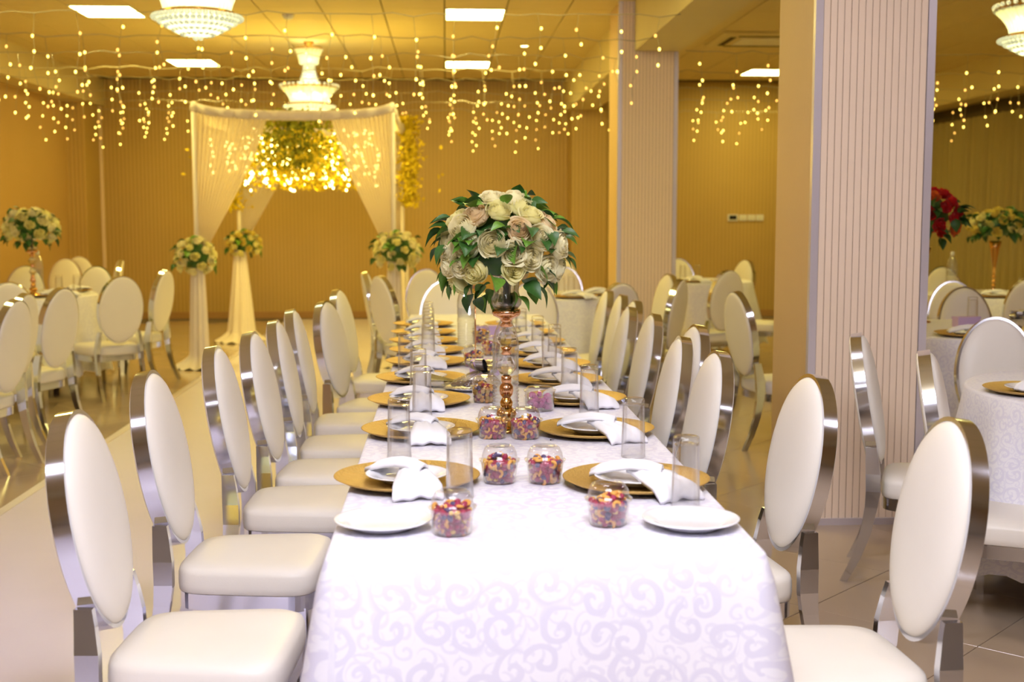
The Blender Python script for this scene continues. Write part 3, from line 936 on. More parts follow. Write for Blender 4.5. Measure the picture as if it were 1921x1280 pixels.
# ------------------------------------------------------------------ oval-back chairs
REC = radians(10)
RC = Vector((0, -.235, .674))
RU, RV, RN = Vector((1, 0, 0)), Vector((0, -sin(REC), cos(REC))), Vector((0, cos(REC), sin(REC)))
RA, RB = .174, .257
def rp(u, v, n):
    return tuple(RC + RU * u + RV * v + RN * n)
def ell(k, n, a, b):
    t = 2 * pi * k / n
    return a * sin(t), b * cos(t)
def chair_meshes():
    m = {}
    N = 56
    mb = MB()
    prof = [(0, -.020), (0, .020), (-.010, .020), (-.010, -.020), (0, -.020)]
    for e_ in range(4):
        rings = []
        for k in range(N + 1):
            u, v = ell(k, N, 1, 1)
            rings.append([rp((RA + q) * u, (RB + q) * v, n) for q, n in prof[e_:e_ + 2]])
        mb.loft(rings, False, False, False, True)
    me = mb.mesh('backrest_frame', M['chrome'])
    m['backrest_frame'] = me
    def pad(bulge, sgn, name, inset):
        mb = MB()
        prof = [(1.0, .006), (1.0, .018), (.985, .024), (.94, .026 + bulge * .25), (.84, .026 + bulge * .55), (.66, .026 + bulge * .82), (.4, .026 + bulge * .96), (.15, .026 + bulge), (.01, .026 + bulge)]
        rings = []
        for s, h in prof:
            ring = []
            for k in range(N):
                u, v = ell(k, N, 1, 1)
                ring.append(rp((RA - inset) * u * s * sgn, (RB - inset) * v * s, sgn * h))
            rings.append(ring)
        return mb.loft(rings, True, False, True).mesh(name, M['leather'])
    m['backrest'] = pad(.026, 1, 'backrest', .010)
    m['back_panel'] = pad(.008, -1, 'back_panel', .004)
    # seat cushion: rounded trapezoid
    def outline(s, z, n=44):
        out = []
        for k in range(n):
            t = 2 * pi * k / n
            cx, sy = cos(t), sin(t)
            e = 2 / 5.6
            x = abs(cx) ** e * (1 if cx >= 0 else -1)
            y = abs(sy) ** e * (1 if sy >= 0 else -1)
            w = .205 + .018 * y
            out.append((x * w * s, (y * .20 + .034) * s, z))
        return out
    mb = MB()
    D_ = -.053
    mb.loft([outline(.985, .380 + D_), outline(1.0, .383 + D_), outline(1.010, .402 + D_), outline(1.004, .432 + D_), outline(.982, .445 + D_), outline(.91, .454 + D_), outline(.7, .459 + D_), outline(.45, .462 + D_), outline(.15, .463 + D_), outline(.01, .463 + D_)], True, True, True)
    m['seat'] = mb.mesh('seat', M['leather'])
    mb = MB()
    mb.loft([outline(.955, .335 + D_), outline(.985, .335 + D_), outline(.985, .3795 + D_), outline(.955, .3795 + D_), outline(.955, .335 + D_)], True, False, False, False)
    m['seat_frame'] = mb.mesh('seat_frame', M['chrome'])
    def rect(x, y, z, w, d):
        return [(x - w, y - d, z), (x + w, y - d, z), (x + w, y + d, z), (x - w, y + d, z)]
    for s in (-1, 1):
        mb = MB()
        mb.loft([rect(s * .148, -.205, .512, .0105, .020), rect(s * .155, -.200, .475, .0115, .023), rect(s * .165, -.194, .415, .013, .0265), rect(s * .171, -.192, .35, .013, .026),
                 rect(s * .173, -.197, .29, .0125, .023), rect(s * .174, -.215, .19, .012, .020), rect(s * .175, -.246, .095, .0115, .017), rect(s * .176, -.29, .0, .011, .014)], True, True, True, False)
        m['rear%d' % s] = mb.mesh('leg', M['chrome'])
        mb = MB()
        mb.loft([rect(s * .178, .185, .290, .020, .020), rect(s * .180, .188, .2, .018, .018), rect(s * .184, .195, .0, .012, .012)], True, True, True, False)
        m['front%d' % s] = mb.mesh('leg', M['chrome'])
    return m
CH = chair_meshes()
NCH = [0]
def chair(x, y, phi, label, z=0.0, group='white oval-back banquet chairs', top=True):
    """x, y: point on the floor below the top of the backrest; phi: heading the sitter faces (degrees from +X)"""
    f = radians(phi)
    if top:
        x += .279 * cos(f); y += .279 * sin(f)
    t = thing('banquet_chair', label, 'chair', (x, y, z), f - pi / 2, group)
    link('seat', CH['seat'], t); link('seat_frame', CH['seat_frame'], t)
    link('backrest', CH['backrest'], t); link('back_panel', CH['back_panel'], t); link('backrest_frame', CH['backrest_frame'], t)
    for k in ('rear-1', 'rear1', 'front-1', 'front1'):
        link('leg', CH[k], t)
    return t
RZ = .0061
LROW = [(-.865, 2.88, -3), (-.865, 3.62, -3), (-.80, 4.30, -1), (-.755, 4.822, -4), (-.735, 5.349, 0), (-.74, 5.975, 0), (-.64, 6.553, -16), (-.66, 7.572, -10)]
for k, (x, y, p) in enumerate(LROW):
    chair(x, y, p, '%s chair from the bare-plate end on the runner side of the long table' % ORD[k], RZ)
RROW = [(1.145, 2.71, 183), (1.05, 3.48, 187), (.915, 4.11, 184), (.887, 4.61, 180), (1.043, 5.102, 186), (.961, 5.693, 182), (.915, 6.13, 180), (1.014, 6.60, 182), (1.01, 7.08, 180), (.988, 7.53, 180)]
for k, (x, y, p) in enumerate(RROW):
    chair(x, y, p, '%s chair from the bare-plate end on the column side of the long table' % ORD[k])
chair(-.006, 8.66, 268, 'chair at the far head of the long table, on the arch side')
chair(.599, 8.64, 272, 'chair at the far head of the long table, on the column side')
chair(-.488, 9.26, 33, 'chair past the far end of the long table, front of the edge-on pair', RZ)
chair(-.64, 9.86, 8, 'chair mostly hidden behind another past the far end of the long table', RZ)
chair(-.16, 10.55, 262, 'chair turned to the hall beside the right arch post bouquet')
# left round tables
chair(-2.307, 6.849, 168, 'chair at the left front round table, furthest from the arch')
chair(-2.43, 7.38, 172, 'chair squeezed between two others at the left front round table')
chair(-2.393, 7.95, 158, 'chair at the left front round table, closest to the arch')
chair(-2.406, 9.445, 128, 'chair showing its full round back at the left table with white roses')
chair(-2.30, 10.431, 166, 'chair seen edge-on with two chrome rims beside the near left arch post')
chair(-3.084, 11.3, 262, 'chair behind the tumblers of the left round table, facing the camera')
chair(-3.75, 11.42, 275, 'chair behind the white rose centrepiece of the left round table')
chair(-2.95, 8.62, 104, 'chair with its back to the camera below the white rose centrepiece')
chair(-3.95, 13.297, 270, 'yellow-lit chair behind the water bottle by the back corner')
chair(-4.0, 13.95, 270, 'chair just behind the yellow-lit chair by the back corner')
chair(-3.30, 12.96, 190, 'edge-on chair with sparkling rim by the back corner')
# right round tables
chair(1.03, 10.95, 262, 'chair facing the camera behind the round table next to the far column')
chair(1.18, 12.6, 250, 'chair by itself between the back wall and the far column')
chair(1.17, 8.33, 116, 'chair with its back to the camera at the table next to the far column')
chair(1.72, 9.55, 195, 'chair in front of the far column with its pad towards the camera')
chair(1.66, 8.78, 150, 'chair seen edge-on in front of the far column')
chair(2.323, 10.186, 118, 'chair with its olive back to the camera in the side hall')
chair(2.42, 13.0, 268, 'chair peeking over the far side of the side-hall table')
chair(3.05, 12.6, 205, 'edge-on chair with sparkling rim in the side hall')
chair(3.15, 11.2, 150, 'chair cut off by the near column in the side hall')
chair(1.715, 7.342, 13, 'chair standing between the long table row and the near column')
chair(1.575, 4.72, -22, 'chair in front of the near column slats, facing the right round table')
chair(1.60, 4.10, -22, 'chair next to the near right round table with its rim catching the flash')
chair(3.46, 8.40, 262, 'chair behind the lilac box in the side hall, the farther of two')
chair(3.26, 7.74, 268, 'cream chair straight behind the lilac box in the side hall')
chair(2.43, 5.42, 262, 'chair facing the camera behind the near right round table')
chair(2.80, 5.64, 84, 'chair back to back with the one facing the near right round table')
chair(4.352, 10.80, 262, 'chair under the red bouquet at the table by the curtain')
chair(4.20, 8.80, 80, 'chair with gold-lit rim before the table by the curtain')
chair(5.2, 10.65, 230, 'chair behind the trumpet vase at the table by the curtain')

# ------------------------------------------------------------------ tables and cloths
TZ = .75
TX0, TX1, TY0, TY1 = -.228, .600, 2.262, 7.95
lt = thing('long_table', 'long narrow banquet table hidden under the white damask cloth', 'table', (.185, 5.11, 0))
link('tabletop', MB().box(TX0 + .012 - .185, TX1 - .012 - .185, TY0 + .012 - 5.11, TY1 - .012 - 5.11, .715, .744).mesh('tabletop', M['wood']), lt)
for lx in (-.32, .32):
    for ly in (-2.7, -.95, .95, 2.7):
        link('leg', MB().box(lx - .018, lx + .018, ly - .018, ly + .018, .0062, .715).mesh('leg', M['dark']), lt)
def perimeter(x0, x1, y0, y1, r, step):
    """rounded rectangle as (x, y, nx, ny, s, cornerness)"""
    out = []; s = 0
    segs = [((x0 + r, y0), (x1 - r, y0), (0, -1)), ((x1, y0 + r), (x1, y1 - r), (1, 0)), ((x1 - r, y1), (x0 + r, y1), (0, 1)), ((x0, y1 - r), (x0, y0 + r), (-1, 0))]
    corners = [((x1 - r, y0 + r), -pi / 2), ((x1 - r, y1 - r), 0), ((x0 + r, y1 - r), pi / 2), ((x0 + r, y0 + r), pi)]
    for k in range(4):
        (ax, ay), (bx, by), nn = segs[k]
        L = sqrt((bx - ax) ** 2 + (by - ay) ** 2)
        n = max(2, int(L / step))
        for i in range(n):
            t = i / n
            d = min(t, 1 - t) * L
            out.append((ax + (bx - ax) * t, ay + (by - ay) * t, nn[0], nn[1], s + L * t, max(0, 1 - d / .22)))
        s += L
        (cx, cyy), a0 = corners[k]
        for i in range(8):
            a = a0 + (pi / 2) * i / 8
            out.append((cx + r * cos(a), cyy + r * sin(a), cos(a), sin(a), s + r * (pi / 2) * i / 8, 1.0))
        s += r * pi / 2
    return out
def long_cloth():
    mb = MB()
    P = perimeter(TX0, TX1, TY0, TY1, .022, .045)
    rnd = random.Random(21)
    rings, uvs = [], []
    def wob(s):
        return .5 * sin(7.1 * s + 1.0) + .3 * sin(13.7 * s + 2.2) + .2 * sin(23.3 * s)
    rows = [(-.020, 0), (-.008, 0.0004), (-.003, 0.0018), (0, .006)] + [(.004 + .078 * (k / 11) ** .9, .006 + .994 * k / 11) for k in range(1, 12)]
    def hem(x, y, nx):
        """the overhang is shorter along the sides, where the chairs are pushed in"""
        lim = 3.5 if nx > 0 else 6.2
        t = min(1, max(0, (y - lim + .7) / .7)) if abs(nx) > .3 else (1 if y > 5 else 0)
        t = t * t * (3 - 2 * t)
        return .585 * (1 - t) + .255 * t
    for ri, (off, dz) in enumerate(rows):
        ring, uu = [], []
        for (x, y, nx, ny, s, c) in P:
            o, d = off, dz
            if ri > 3:
                h = hem(x, y, nx)
                d = dz * h
                t = d / .585
                o = .004 + (off - .004) * h / .585 + t * (.014 * wob(s) + .03 * c * c + .010 * c * sin(16 * s))
            ring.append((x + nx * o, y + ny * o, TZ - d))
            uu.append((x + nx * o, y + ny * o) if ri < 3 else (s, 9 - d))
        rings.append(ring); uvs.extend(uu)
    mb.loft(rings, True, False, False, True, uvs)
    # top sheet as a grid of soft creases
    nx, ny = 16, 110
    vs_, fs, uu = [], [], []
    x0, x1, y0, y1 = TX0 + .02, TX1 - .02, TY0 + .02, TY1 - .02
    for j in range(ny + 1):
        for i in range(nx + 1):
            x, y = x0 + (x1 - x0) * i / nx, y0 + (y1 - y0) * j / ny
            e = min(i, nx - i, j, ny - j) / 2
            z = TZ + (.0009 * sin(9 * y + 3 * sin(4 * x)) + .0006 * sin(21 * x + 5 * y)) * min(1, e)
            vs_.append((x, y, z)); uu.append((x, y))
    for j in range(ny):
        for i in range(nx):
            a = j * (nx + 1) + i
            fs.append((a, a + 1, a + nx + 2, a + nx + 1))
    mb.add(vs_, fs, True, uu)
    return mb
cl = link('tablecloth', long_cloth().mesh('tablecloth', M['cloth']))
tag(cl, 'white damask scroll-patterned cloth draped over the long table', 'tablecloth')

def round_table(x, y, R, label, clabel, hem=.16, seed=1):
    t = thing('round_table', label, 'table', (x, y, 0))
    link('tabletop', MB().lathe([(.01, .715), (R - .012, .715), (R - .012, .744), (.01, .744)], 48).mesh('tabletop', M['wood']), t)
    lm = MB().box(-.018, .018, -.018, .018, 0, .715).mesh('leg', M['dark'])
    for k in range(4):
        a = pi / 4 + k * pi / 2
        link('leg', lm, t, ((R - .3) * cos(a), (R - .3) * sin(a), 0))
    mb = MB(); rings, uvs = [], []
    n = 120
    rs = [(.01, 0), (R * .3, 0), (R * .6, 0), (R * .85, 0), (R - .015, 0), (R - .004, .003), (R, .01)]
    drop = TZ - hem
    for k in range(1, 11):
        rs.append((R + .05 * (k / 10), .01 + (drop - .01) * k / 10))
    rr = random.Random(seed)
    ph = [rr.uniform(0, 6) for _ in range(3)]
    for ri, (r, dz) in enumerate(rs):
        ring = []
        for j in range(n):
            a = 2 * pi * j / n
            f = max(0, dz - .03) / drop
            q = r + f * (.055 * sin(9 * a + ph[0]) + .03 * sin(15 * a + ph[1]) + .03)
            zz = TZ - dz + (.012 * sin(36 * a) if ri == len(rs) - 1 else 0)
            ring.append((q * cos(a), q * sin(a), zz))
            uvs.append((r * cos(a), r * sin(a)) if dz < .005 else (R * a, 5 - dz))
        rings.append(ring)
    mb.loft(rings, True, True, False, True, uvs)
    c = link('tablecloth', mb.mesh('tablecloth', M['cloth_round']), None, (x, y, 0))
    tag(c, clabel, 'tablecloth')
round_table(-3.75, 7.60, .75, 'round table under white cloth at the left edge, near the front', 'white cloth on the round table at the left edge, near the front', seed=2)
round_table(-3.50, 10.08, .72, 'left round table with the white rose centrepiece', 'white cloth on the left round table with the rose centrepiece', seed=3)
round_table(.78, 9.85, .60, 'round table next to the far column, behind the long table', 'grey-looking cloth on the round table next to the far column', seed=4)
round_table(2.38, 11.95, .56, 'round table between the two columns in the side hall', 'white cloth on the round table between the columns in the side hall', seed=5)
round_table(2.88, 6.78, .64, 'round table with the lilac box beyond the near column', 'white cloth on the round table with the lilac box', seed=6)
round_table(2.58, 4.34, .68, 'near right round table beside the near column', 'white damask cloth on the near right round table', seed=7)
round_table(4.45, 9.75, .62, 'round table by the curtain under the yellow rose centrepiece', 'white cloth on the round table by the curtain', seed=8)
# ------------------------------------------------------------------ tableware
CZ = TZ + .0016
charger_me = MB().lathe([(.001, 0), (.105, 0), (.112, .003), (.150, .010), (.171, .0185), (.1725, .0175), (.152, .0075), (.114, .0005), (.106, -.0012), (.001, -.0012)], 56).mesh('charger_plate', M['gold_charger'])
def plate_mesh(r):
    return MB().lathe([(.001, .0065), (r * .58, .0065), (r * .66, .0085), (r * .74, .0135), (r * .97, .0195), (r, .0195), (r * 1.005, .018), (r * .985, .0165), (r * .74, .0095), (r * .66, .004), (r * .60, .0), (r * .50, .0), (r * .49, .003), (.001, .003)], 48).mesh('side_plate', M['porcelain'])
plate_small = plate_mesh(.098)
plate_front = plate_mesh(.0985)

def napkin_mesh(seed, flip=1):
    r = random.Random(seed)
    mb = MB()
    def sheet(path, widths, heights, side, pleats, nx=18):
        rings_t, rings_b = [], []
        n = len(path)
        for k in range(n):
            (px, py), w, h = path[k], widths[k], heights[k]
            row = []
            for i in range(nx + 1):
                s = -1 + 2 * i / nx
                wv = (.0022 * sin(pleats * s * pi + seed) + .0016 * sin(5 * s + k)) * min(1, k / 2)
                z = h + wv + .010 * (1 - s * s) * (1 if k < n - 1 else .3)
                x = px + s * w * side[0]
                y = py + s * w * side[1] + .006 * sin(3 * s + seed) * (k / n)
                row.append((x, y, z))
            rings_t.append(row)
        nn = nx + 1
        vs_ = [p for rr_ in rings_t for p in rr_]
        fs = [(a * nn + b, a * nn + b + 1, (a + 1) * nn + b + 1, (a + 1) * nn + b) for a in range(n - 1) for b in range(nx)]
        # underside so that the folded cloth has body
        o = len(vs_)
        vs2 = [(x, y, max(.0005, z - .009)) for (x, y, z) in vs_]
        fs2 = [tuple(reversed([q + o for q in f])) for f in fs]
        loop = [b for b in range(nn)] + [a * nn + nx for a in range(1, n)] + [(n - 1) * nn + b for b in range(nx - 1, -1, -1)] + [a * nn for a in range(n - 2, 0, -1)]
        fs3 = [(loop[q], loop[q - 1], loop[q - 1] + o, loop[q] + o) for q in range(len(loop))]
        mb.add(vs_ + vs2, fs + fs2 + fs3, True)
    f = flip
    # front fall: from a pinch on the plate over the rims to the cloth
    sheet([(-.004 * f, .03), (0, .0), (.004 * f, -.03), (.008 * f, -.07), (.012 * f, -.11), (.016 * f, -.15), (.018 * f, -.178), (.018 * f, -.186)],
          [.024, .030, .036, .043, .050, .055, .057, .056], [.036, .038, .038, .036, .034, .031, .018, .010], (1, .12 * f), 3)
    # tail crossing behind the pinch towards the seat
    sheet([(.028 * f, -.055), (.005 * f, -.025), (-.022 * f, .008), (-.05 * f, .035), (-.08 * f, .06), (-.10 * f, .07)],
          [.020, .027, .030, .030, .028, .026], [.048, .052, .050, .044, .034, .026], (.55 * f, .83), 2, 12)
    return mb.mesh('folded_napkin', M['napkin'])
napkins = {(f, s): napkin_mesh(s, f) for f in (-1, 1) for s in (1, 2, 3)}

def tumbler_meshes():
    """standing on its mouth: thick glass base on top"""
    H_ = .155
    n = 40
    def ring(r, z, fl=0.0):
        return [(r * (1 - fl * (.5 + .5 * cos(10 * 2 * pi * j / n))) * cos(2 * pi * j / n), r * (1 - fl * (.5 + .5 * cos(10 * 2 * pi * j / n))) * sin(2 * pi * j / n), z) for j in range(n)]
    wall = MB().loft([ring(.0303, .0005), ring(.0316, 0), ring(.0318, .001), ring(.0293, H_ * .6), ring(.0285, H_ - .0185)], True, False, False)
    wall.loft([ring(.0268, H_ - .0195, .10), ring(.0280, H_ * .5, .06), ring(.0302, .002)], True, False, False)
    base = MB().loft([ring(.001, H_ - .0165), ring(.022, H_ - .0165, .02), ring(.0262, H_ - .0185, .04), ring(.0284, H_ - .0182), ring(.0285, H_ - .006), ring(.0275, H_ - .002), ring(.024, H_), ring(.001, H_)], True, False, False)
    return wall.mesh('wall', M['tumbler']), base.mesh('base', M['tumbler'])
TUM = tumbler_meshes()
def tumbler(x, y, label, z=TZ + .0012, up=False):
    t = thing('tumbler', label, 'glass', (x, y, z), random.uniform(0, 6), 'clear glass tumblers')
    for nm, me in zip(('wall', 'base'), TUM):
        link(nm, me, t, (0, 0, .155 if up else 0), (pi if up else 0, 0, 0))
    return t
def setting(x, y, label, flip, k, napkin=True, z=CZ, rot=0.0):
    c = tag(link('charger_plate', charger_me, None, (x, y, z + .0012), (0, 0, random.uniform(0, 6))), label % 'gold charger plate', 'charger plate', 'gold charger plates')
    p = tag(link('side_plate', plate_small, None, (x, y, z + .0042)), label % 'white side plate on the gold charger plate', 'plate', 'white plates on the chargers')
    if napkin:
        tag(link('folded_napkin', napkins[(flip, 1 + k % 3)], None, (x + .012 * flip, y - .01, z - .001), (0, 0, rot), (1, 1 if k < 5 else .75, 1)), label % 'white folded napkin on the plate', 'napkin', 'white folded napkins')
LS = [(-.094, 2.921), (-.074, 3.584), (-.092, 4.17), (-.096, 4.738), (-.084, 5.27), (-.09, 5.72), (-.11, 6.16), (-.12, 6.60), (-.13, 7.10)]
RS = [(.442, 2.869), (.428, 3.568), (.435, 4.18), (.416, 4.664), (.427, 5.165), (.416, 5.624), (.41, 6.10), (.40, 6.58), (.39, 7.08)]
for k, (x, y) in enumerate(LS):
    setting(x, y, '%s, ' + ORD[k] + ' place from the bare-plate end, runner side', 1, k)
for k, (x, y) in enumerate(RS):
    setting(x, y, '%s, ' + ORD[k] + ' place from the bare-plate end, column side', 1, k, True, CZ, .24 if k < 3 else .15)
LT = [(.028, 2.757), (-.124, 3.231), (-.077, 3.915), (-.10, 4.437), (-.165, 5.05), (-.08, 5.475), (-.085, 5.94), (-.09, 6.38), (-.10, 6.85)]
RT = [(.515, 2.64), (.486, 3.206), (.453, 3.93), (.44, 4.44), (.407, 4.915), (.47, 5.40), (.43, 5.86), (.38, 6.34), (.36, 6.84)]
for k, (x, y) in enumerate(LT):
    tumbler(x, y, '%s upturned glass tumbler from the bare-plate end, runner side' % ORD[k])
for k, (x, y) in enumerate(RT):
    tumbler(x, y, ('%s upturned glass tumbler from the bare-plate end, column side' if k != 4 else 'upright tumbler, %s from the bare-plate end, column side') % ORD[k], up=(k == 4))
tag(link('side_plate', plate_front, None, (-.129, 2.494, TZ + .0012)), 'bare white plate at the table end next to the runner side', 'plate', 'bare white plates')
tag(link('side_plate', plate_front, None, (.493, 2.470, TZ + .0012)), 'bare white plate at the table end below the column-side tumbler', 'plate', 'bare white plates')

# ---- domed cups of nuts
cup_me = MB().lathe([(.001, .0012), (.035, .0012), (.0375, .003), (.0445, .050), (.0465, .051), (.0465, .053), (.0440, .0515), (.0368, .0042), (.001, .0028)], 40).mesh('cup', M['cup_plastic'])
lid_me = MB().lathe([(.0490, .0515), (.0490, .0555), (.0455, .0565), (.0425, .0585), (.0405, .072), (.034, .084), (.027, .0882), (.025, .0868), (.001, .0868)], 40).mesh('dome_lid', M['plastic'])
def cashew_mb(rr=1.0):
    pts = [(.0085 * cos(a), .0085 * sin(a), 0) for a in [radians(-30 + 240 * q / 8) for q in range(9)]]
    return MB().tube(pts, [.0014, .0034, .0042, .0042, .0040, .0040, .0040, .0032, .0013], 7)
cashew_me = cashew_mb().mesh('cashew', M['cashew'])
def lump(mat, name, r, sz, seed):
    q = random.Random(seed)
    mb = MB().ball((0, 0, 0), r, 8, 6, sz)
    mb.v = [(x * q.uniform(.86, 1.12), y * q.uniform(.86, 1.12), z * q.uniform(.9, 1.1)) for x, y, z in mb.v]
    return mb.mesh(name, M[mat])
bits = [('cashew', cashew_me), ('peanut', lump('peanut', 'peanut', .0050, 1.35, 1)), ('cranberry', lump('cranberry', 'cranberry', .0068, 1.15, 2)), ('raisin', lump('raisin', 'raisin', .0065, 1.25, 3)), ('cranberry', lump('cranberry', 'cranberry', .0074, .9, 4))]
WT = [.24, .16, .26, .16, .18]
def nut_cup(x, y, label, mixlabel, seed, full=True):
    t = thing('nut_cup', label, 'cup', (x, y, TZ + .0012), random.uniform(0, 6), 'clear domed cups of mixed nuts')
    link('cup', cup_me, t)
    link('dome_lid', lid_me, t)
    q = random.Random(seed)
    m = thing('nut_mix', mixlabel, 'nuts', (x, y, TZ + .0046), 0, 'mixed nuts in the domed cups')
    pos = []
    for z, n in ((.006, 13), (.016, 14), (.026, 15), (.036, 15), (.045, 15)):
        R_ = .0365 + (.0445 - .0368) * z / .05 - .0085
        for k in range(n):
            a = 2 * pi * (k + q.uniform(-.25, .25)) / n
            pos.append((R_ * cos(a), R_ * sin(a), z + q.uniform(-.003, .003)))
    side = q.uniform(0, 6)
    for k in range(18):
        a, rr_ = q.uniform(0, 2 * pi), .028 * sqrt(q.random())
        pos.append((rr_ * cos(a), rr_ * sin(a), .050 + .008 * (1 - rr_ / .028) + .006 * cos(a - side)))
    if full:
        for p in pos:
            nm, me = q.choices(bits, WT)[0]
            if nm == 'cashew':
                rr_ = atan2(p[1], p[0])
                rot = (pi / 2 + q.uniform(-.3, .3), q.uniform(0, 6), rr_ + pi / 2) if p[2] < .048 else (q.uniform(-.5, .5), q.uniform(-.5, .5), q.uniform(0, 6))
                s = q.uniform(.85, 1.05)
            else:
                rot = (q.uniform(0, 6), q.uniform(0, 6), q.uniform(0, 6)); s = q.uniform(.8, 1.05)
            link(nm, me, m, p, rot, (s, s, s))
        link('cranberry_fill', MB().lathe([(.001, .001), (.026, .001), (.031, .045), (.001, .050)], 20).mesh('cranberry_fill', M['cranberry']), m)
    else:
        mats = [M[b] for b in ('cashew', 'peanut', 'cranberry', 'raisin')]
        mb = MB(); idx = []
        for p in pos:
            n0 = len(mb.f)
            mb.ball(p, q.uniform(.006, .0085), 6, 5)
            idx += [q.randrange(4)] * (len(mb.f) - n0)
        me = mb.mesh('nuts', mats)
        me.polygons.foreach_set('material_index', idx)
        tag(link('nuts', me, m), kind='stuff')
nut_cup(.010, 2.437, 'domed nut cup at the table end next to the runner-side bare plate', 'cashews and berries in the domed cup next to the bare plate on the runner side', 1)
nut_cup(.328, 2.493, 'domed nut cup at the table end next to the column-side bare plate', 'cashews and peanuts in the domed cup next to the bare plate on the column side', 2)
nut_cup(.124, 2.910, 'domed nut cup of the middle pair in front of the centrepiece, runner side', 'cashews and berries in the middle pair cup on the runner side', 3)
nut_cup(.231, 2.904, 'domed nut cup of the middle pair in front of the centrepiece, column side', 'cashews and berries in the middle pair cup on the column side', 4)
nut_cup(.130, 3.500, 'domed nut cup touching the gold foot of the centrepiece, runner side', 'berries and cashews in the cup by the gold foot, runner side', 5)
nut_cup(.222, 3.490, 'domed nut cup touching the gold foot of the centrepiece, column side', 'berries and cashews in the cup by the gold foot, column side', 6)
nut_cup(.128, 4.190, 'domed nut cup behind the centrepiece beside the water bottle', 'dark nuts in the cup behind the centrepiece', 7, False)
nut_cup(.115, 5.19, 'domed nut cup behind the lilac box on the long table', 'brown nuts in the cup behind the lilac box', 8, False)
nut_cup(.20, 5.60, 'domed nut cup between the lilac box and the far water bottle', 'brown nuts in the cup near the far water bottle', 9, False)
nut_cup(.17, 6.15, 'farthest domed nut cup on the long table', 'pale nuts in the farthest cup of the long table', 10, False)

# tub of pink sweets
t = thing('sweet_tub', 'clear rounded tub behind the centrepiece', 'tub', (.300, 3.99, TZ + .0012))
link('tub', MB().lathe([(.001, .001), (.043, .001), (.046, .004), (.049, .062), (.051, .063), (.049, .064), (.0475, .062), (.0445, .005), (.001, .003)], 32).mesh('tub', M['plastic']), t)
link('lid', MB().lathe([(.0525, .0645), (.0525, .068), (.046, .070), (.040, .078), (.001, .079)], 32).mesh('lid', M['plastic']), t)
q = random.Random(4); mb = MB()
for k in range(60):
    a, z = q.uniform(0, 2 * pi), q.uniform(.008, .05)
    rr_ = .034 * q.random() ** .3
    mb.ball((rr_ * cos(a), rr_ * sin(a), z), q.uniform(.006, .010), 6, 5)
tag(link('pink_sweets', mb.mesh('pink_sweets', M['pinkmix']), None, (.300, 3.99, TZ + .0035)), 'heap of pink sweets inside the clear tub', 'sweets', None, 'stuff')

# ---- crystal centrepiece stands
def stand_meshes():
    m = []
    m.append(('base', MB().lathe([(.001, 0), (.052, 0), (.054, .004), (.050, .010), (.036, .014), (.030, .020), (.024, .028), (.020, .033), (.026, .040), (.030, .050), (.027, .060), (.018, .068)], 32).mesh('base', M['gold']), 0))
    m.append(('knop', MB().lathe([(.016, .068), (.018, .075), (.019, .085), (.014, .094), (.012, .098)], 28).mesh('knop', M['gold']), 0))
    m.append(('knop', MB().lathe([(.012, .098), (.019, .108), (.021, .120), (.0195, .132), (.013, .142), (.015, .146), (.015, .160), (.010, .164)], 28).mesh('knop', M['rose_gold']), 0))
    def gem(z0, z1, r, k, top):
        return MB().lathe([(.004, z0), (r * .55, z0 + (z1 - z0) * .05), (r, z0 + (z1 - z0) * .36), (r * .98, z0 + (z1 - z0) * .52), (r * top, z0 + (z1 - z0) * .92), (.006, z1)], 9, cap0=True, cap1=True, smooth=False, phase=k)
    m.append(('crystal', gem(.1645, .2225, .030, .0, .55).mesh('crystal', M['crystal']), 0))
    m.append(('knop', MB().lathe([(.010, .223), (.0165, .226), (.011, .236), (.0165, .246), (.010, .248)], 24, cap0=True, cap1=True).mesh('knop', M['rose_gold']), 0))
    m.append(('crystal', gem(.2485, .304, .031, .3, .42).mesh('crystal', M['crystal']), 0))
    m.append(('dish', MB().lathe([(.012, .3045), (.020, .308), (.013, .318), (.020, .330), (.038, .338), (.042, .346), (.041, .356), (.030, .356), (.001, .352)], 32, cap0=True).mesh('dish', M['rose_gold']), 0))
    m.append(('bowl', MB().lathe([(.001, .3575), (.034, .3575), (.044, .372), (.0445, .385), (.038, .400), (.036, .408), (.0375, .430), (.042, .452), (.040, .452), (.0355, .430), (.034, .408), (.036, .398), (.042, .384), (.041, .373), (.032, .361), (.001, .361)], 30).mesh('bowl', M['crystal']), 0))
    return m
STAND = stand_meshes()
def stand(x, y, label):
    t = thing('crystal_vase', label, 'vase', (x, y, TZ + .0012))
    for nm, me, _ in STAND:
        link(nm, me, t)
    link('stems', MB().tube([(0, 0, .372), (.004, 0, .47)], [.012, .010], 8).mesh('stems', M['stem_pale']), t)
stand(.174, 3.614, 'crystal and rose gold candelabra vase under the near rose bouquet')
stand(-3.20, 9.90, 'crystal vase under the whole white bouquet on the left round table')
stand(-3.78, 10.12, 'crystal vase under the cut-off white bouquet at the left edge')
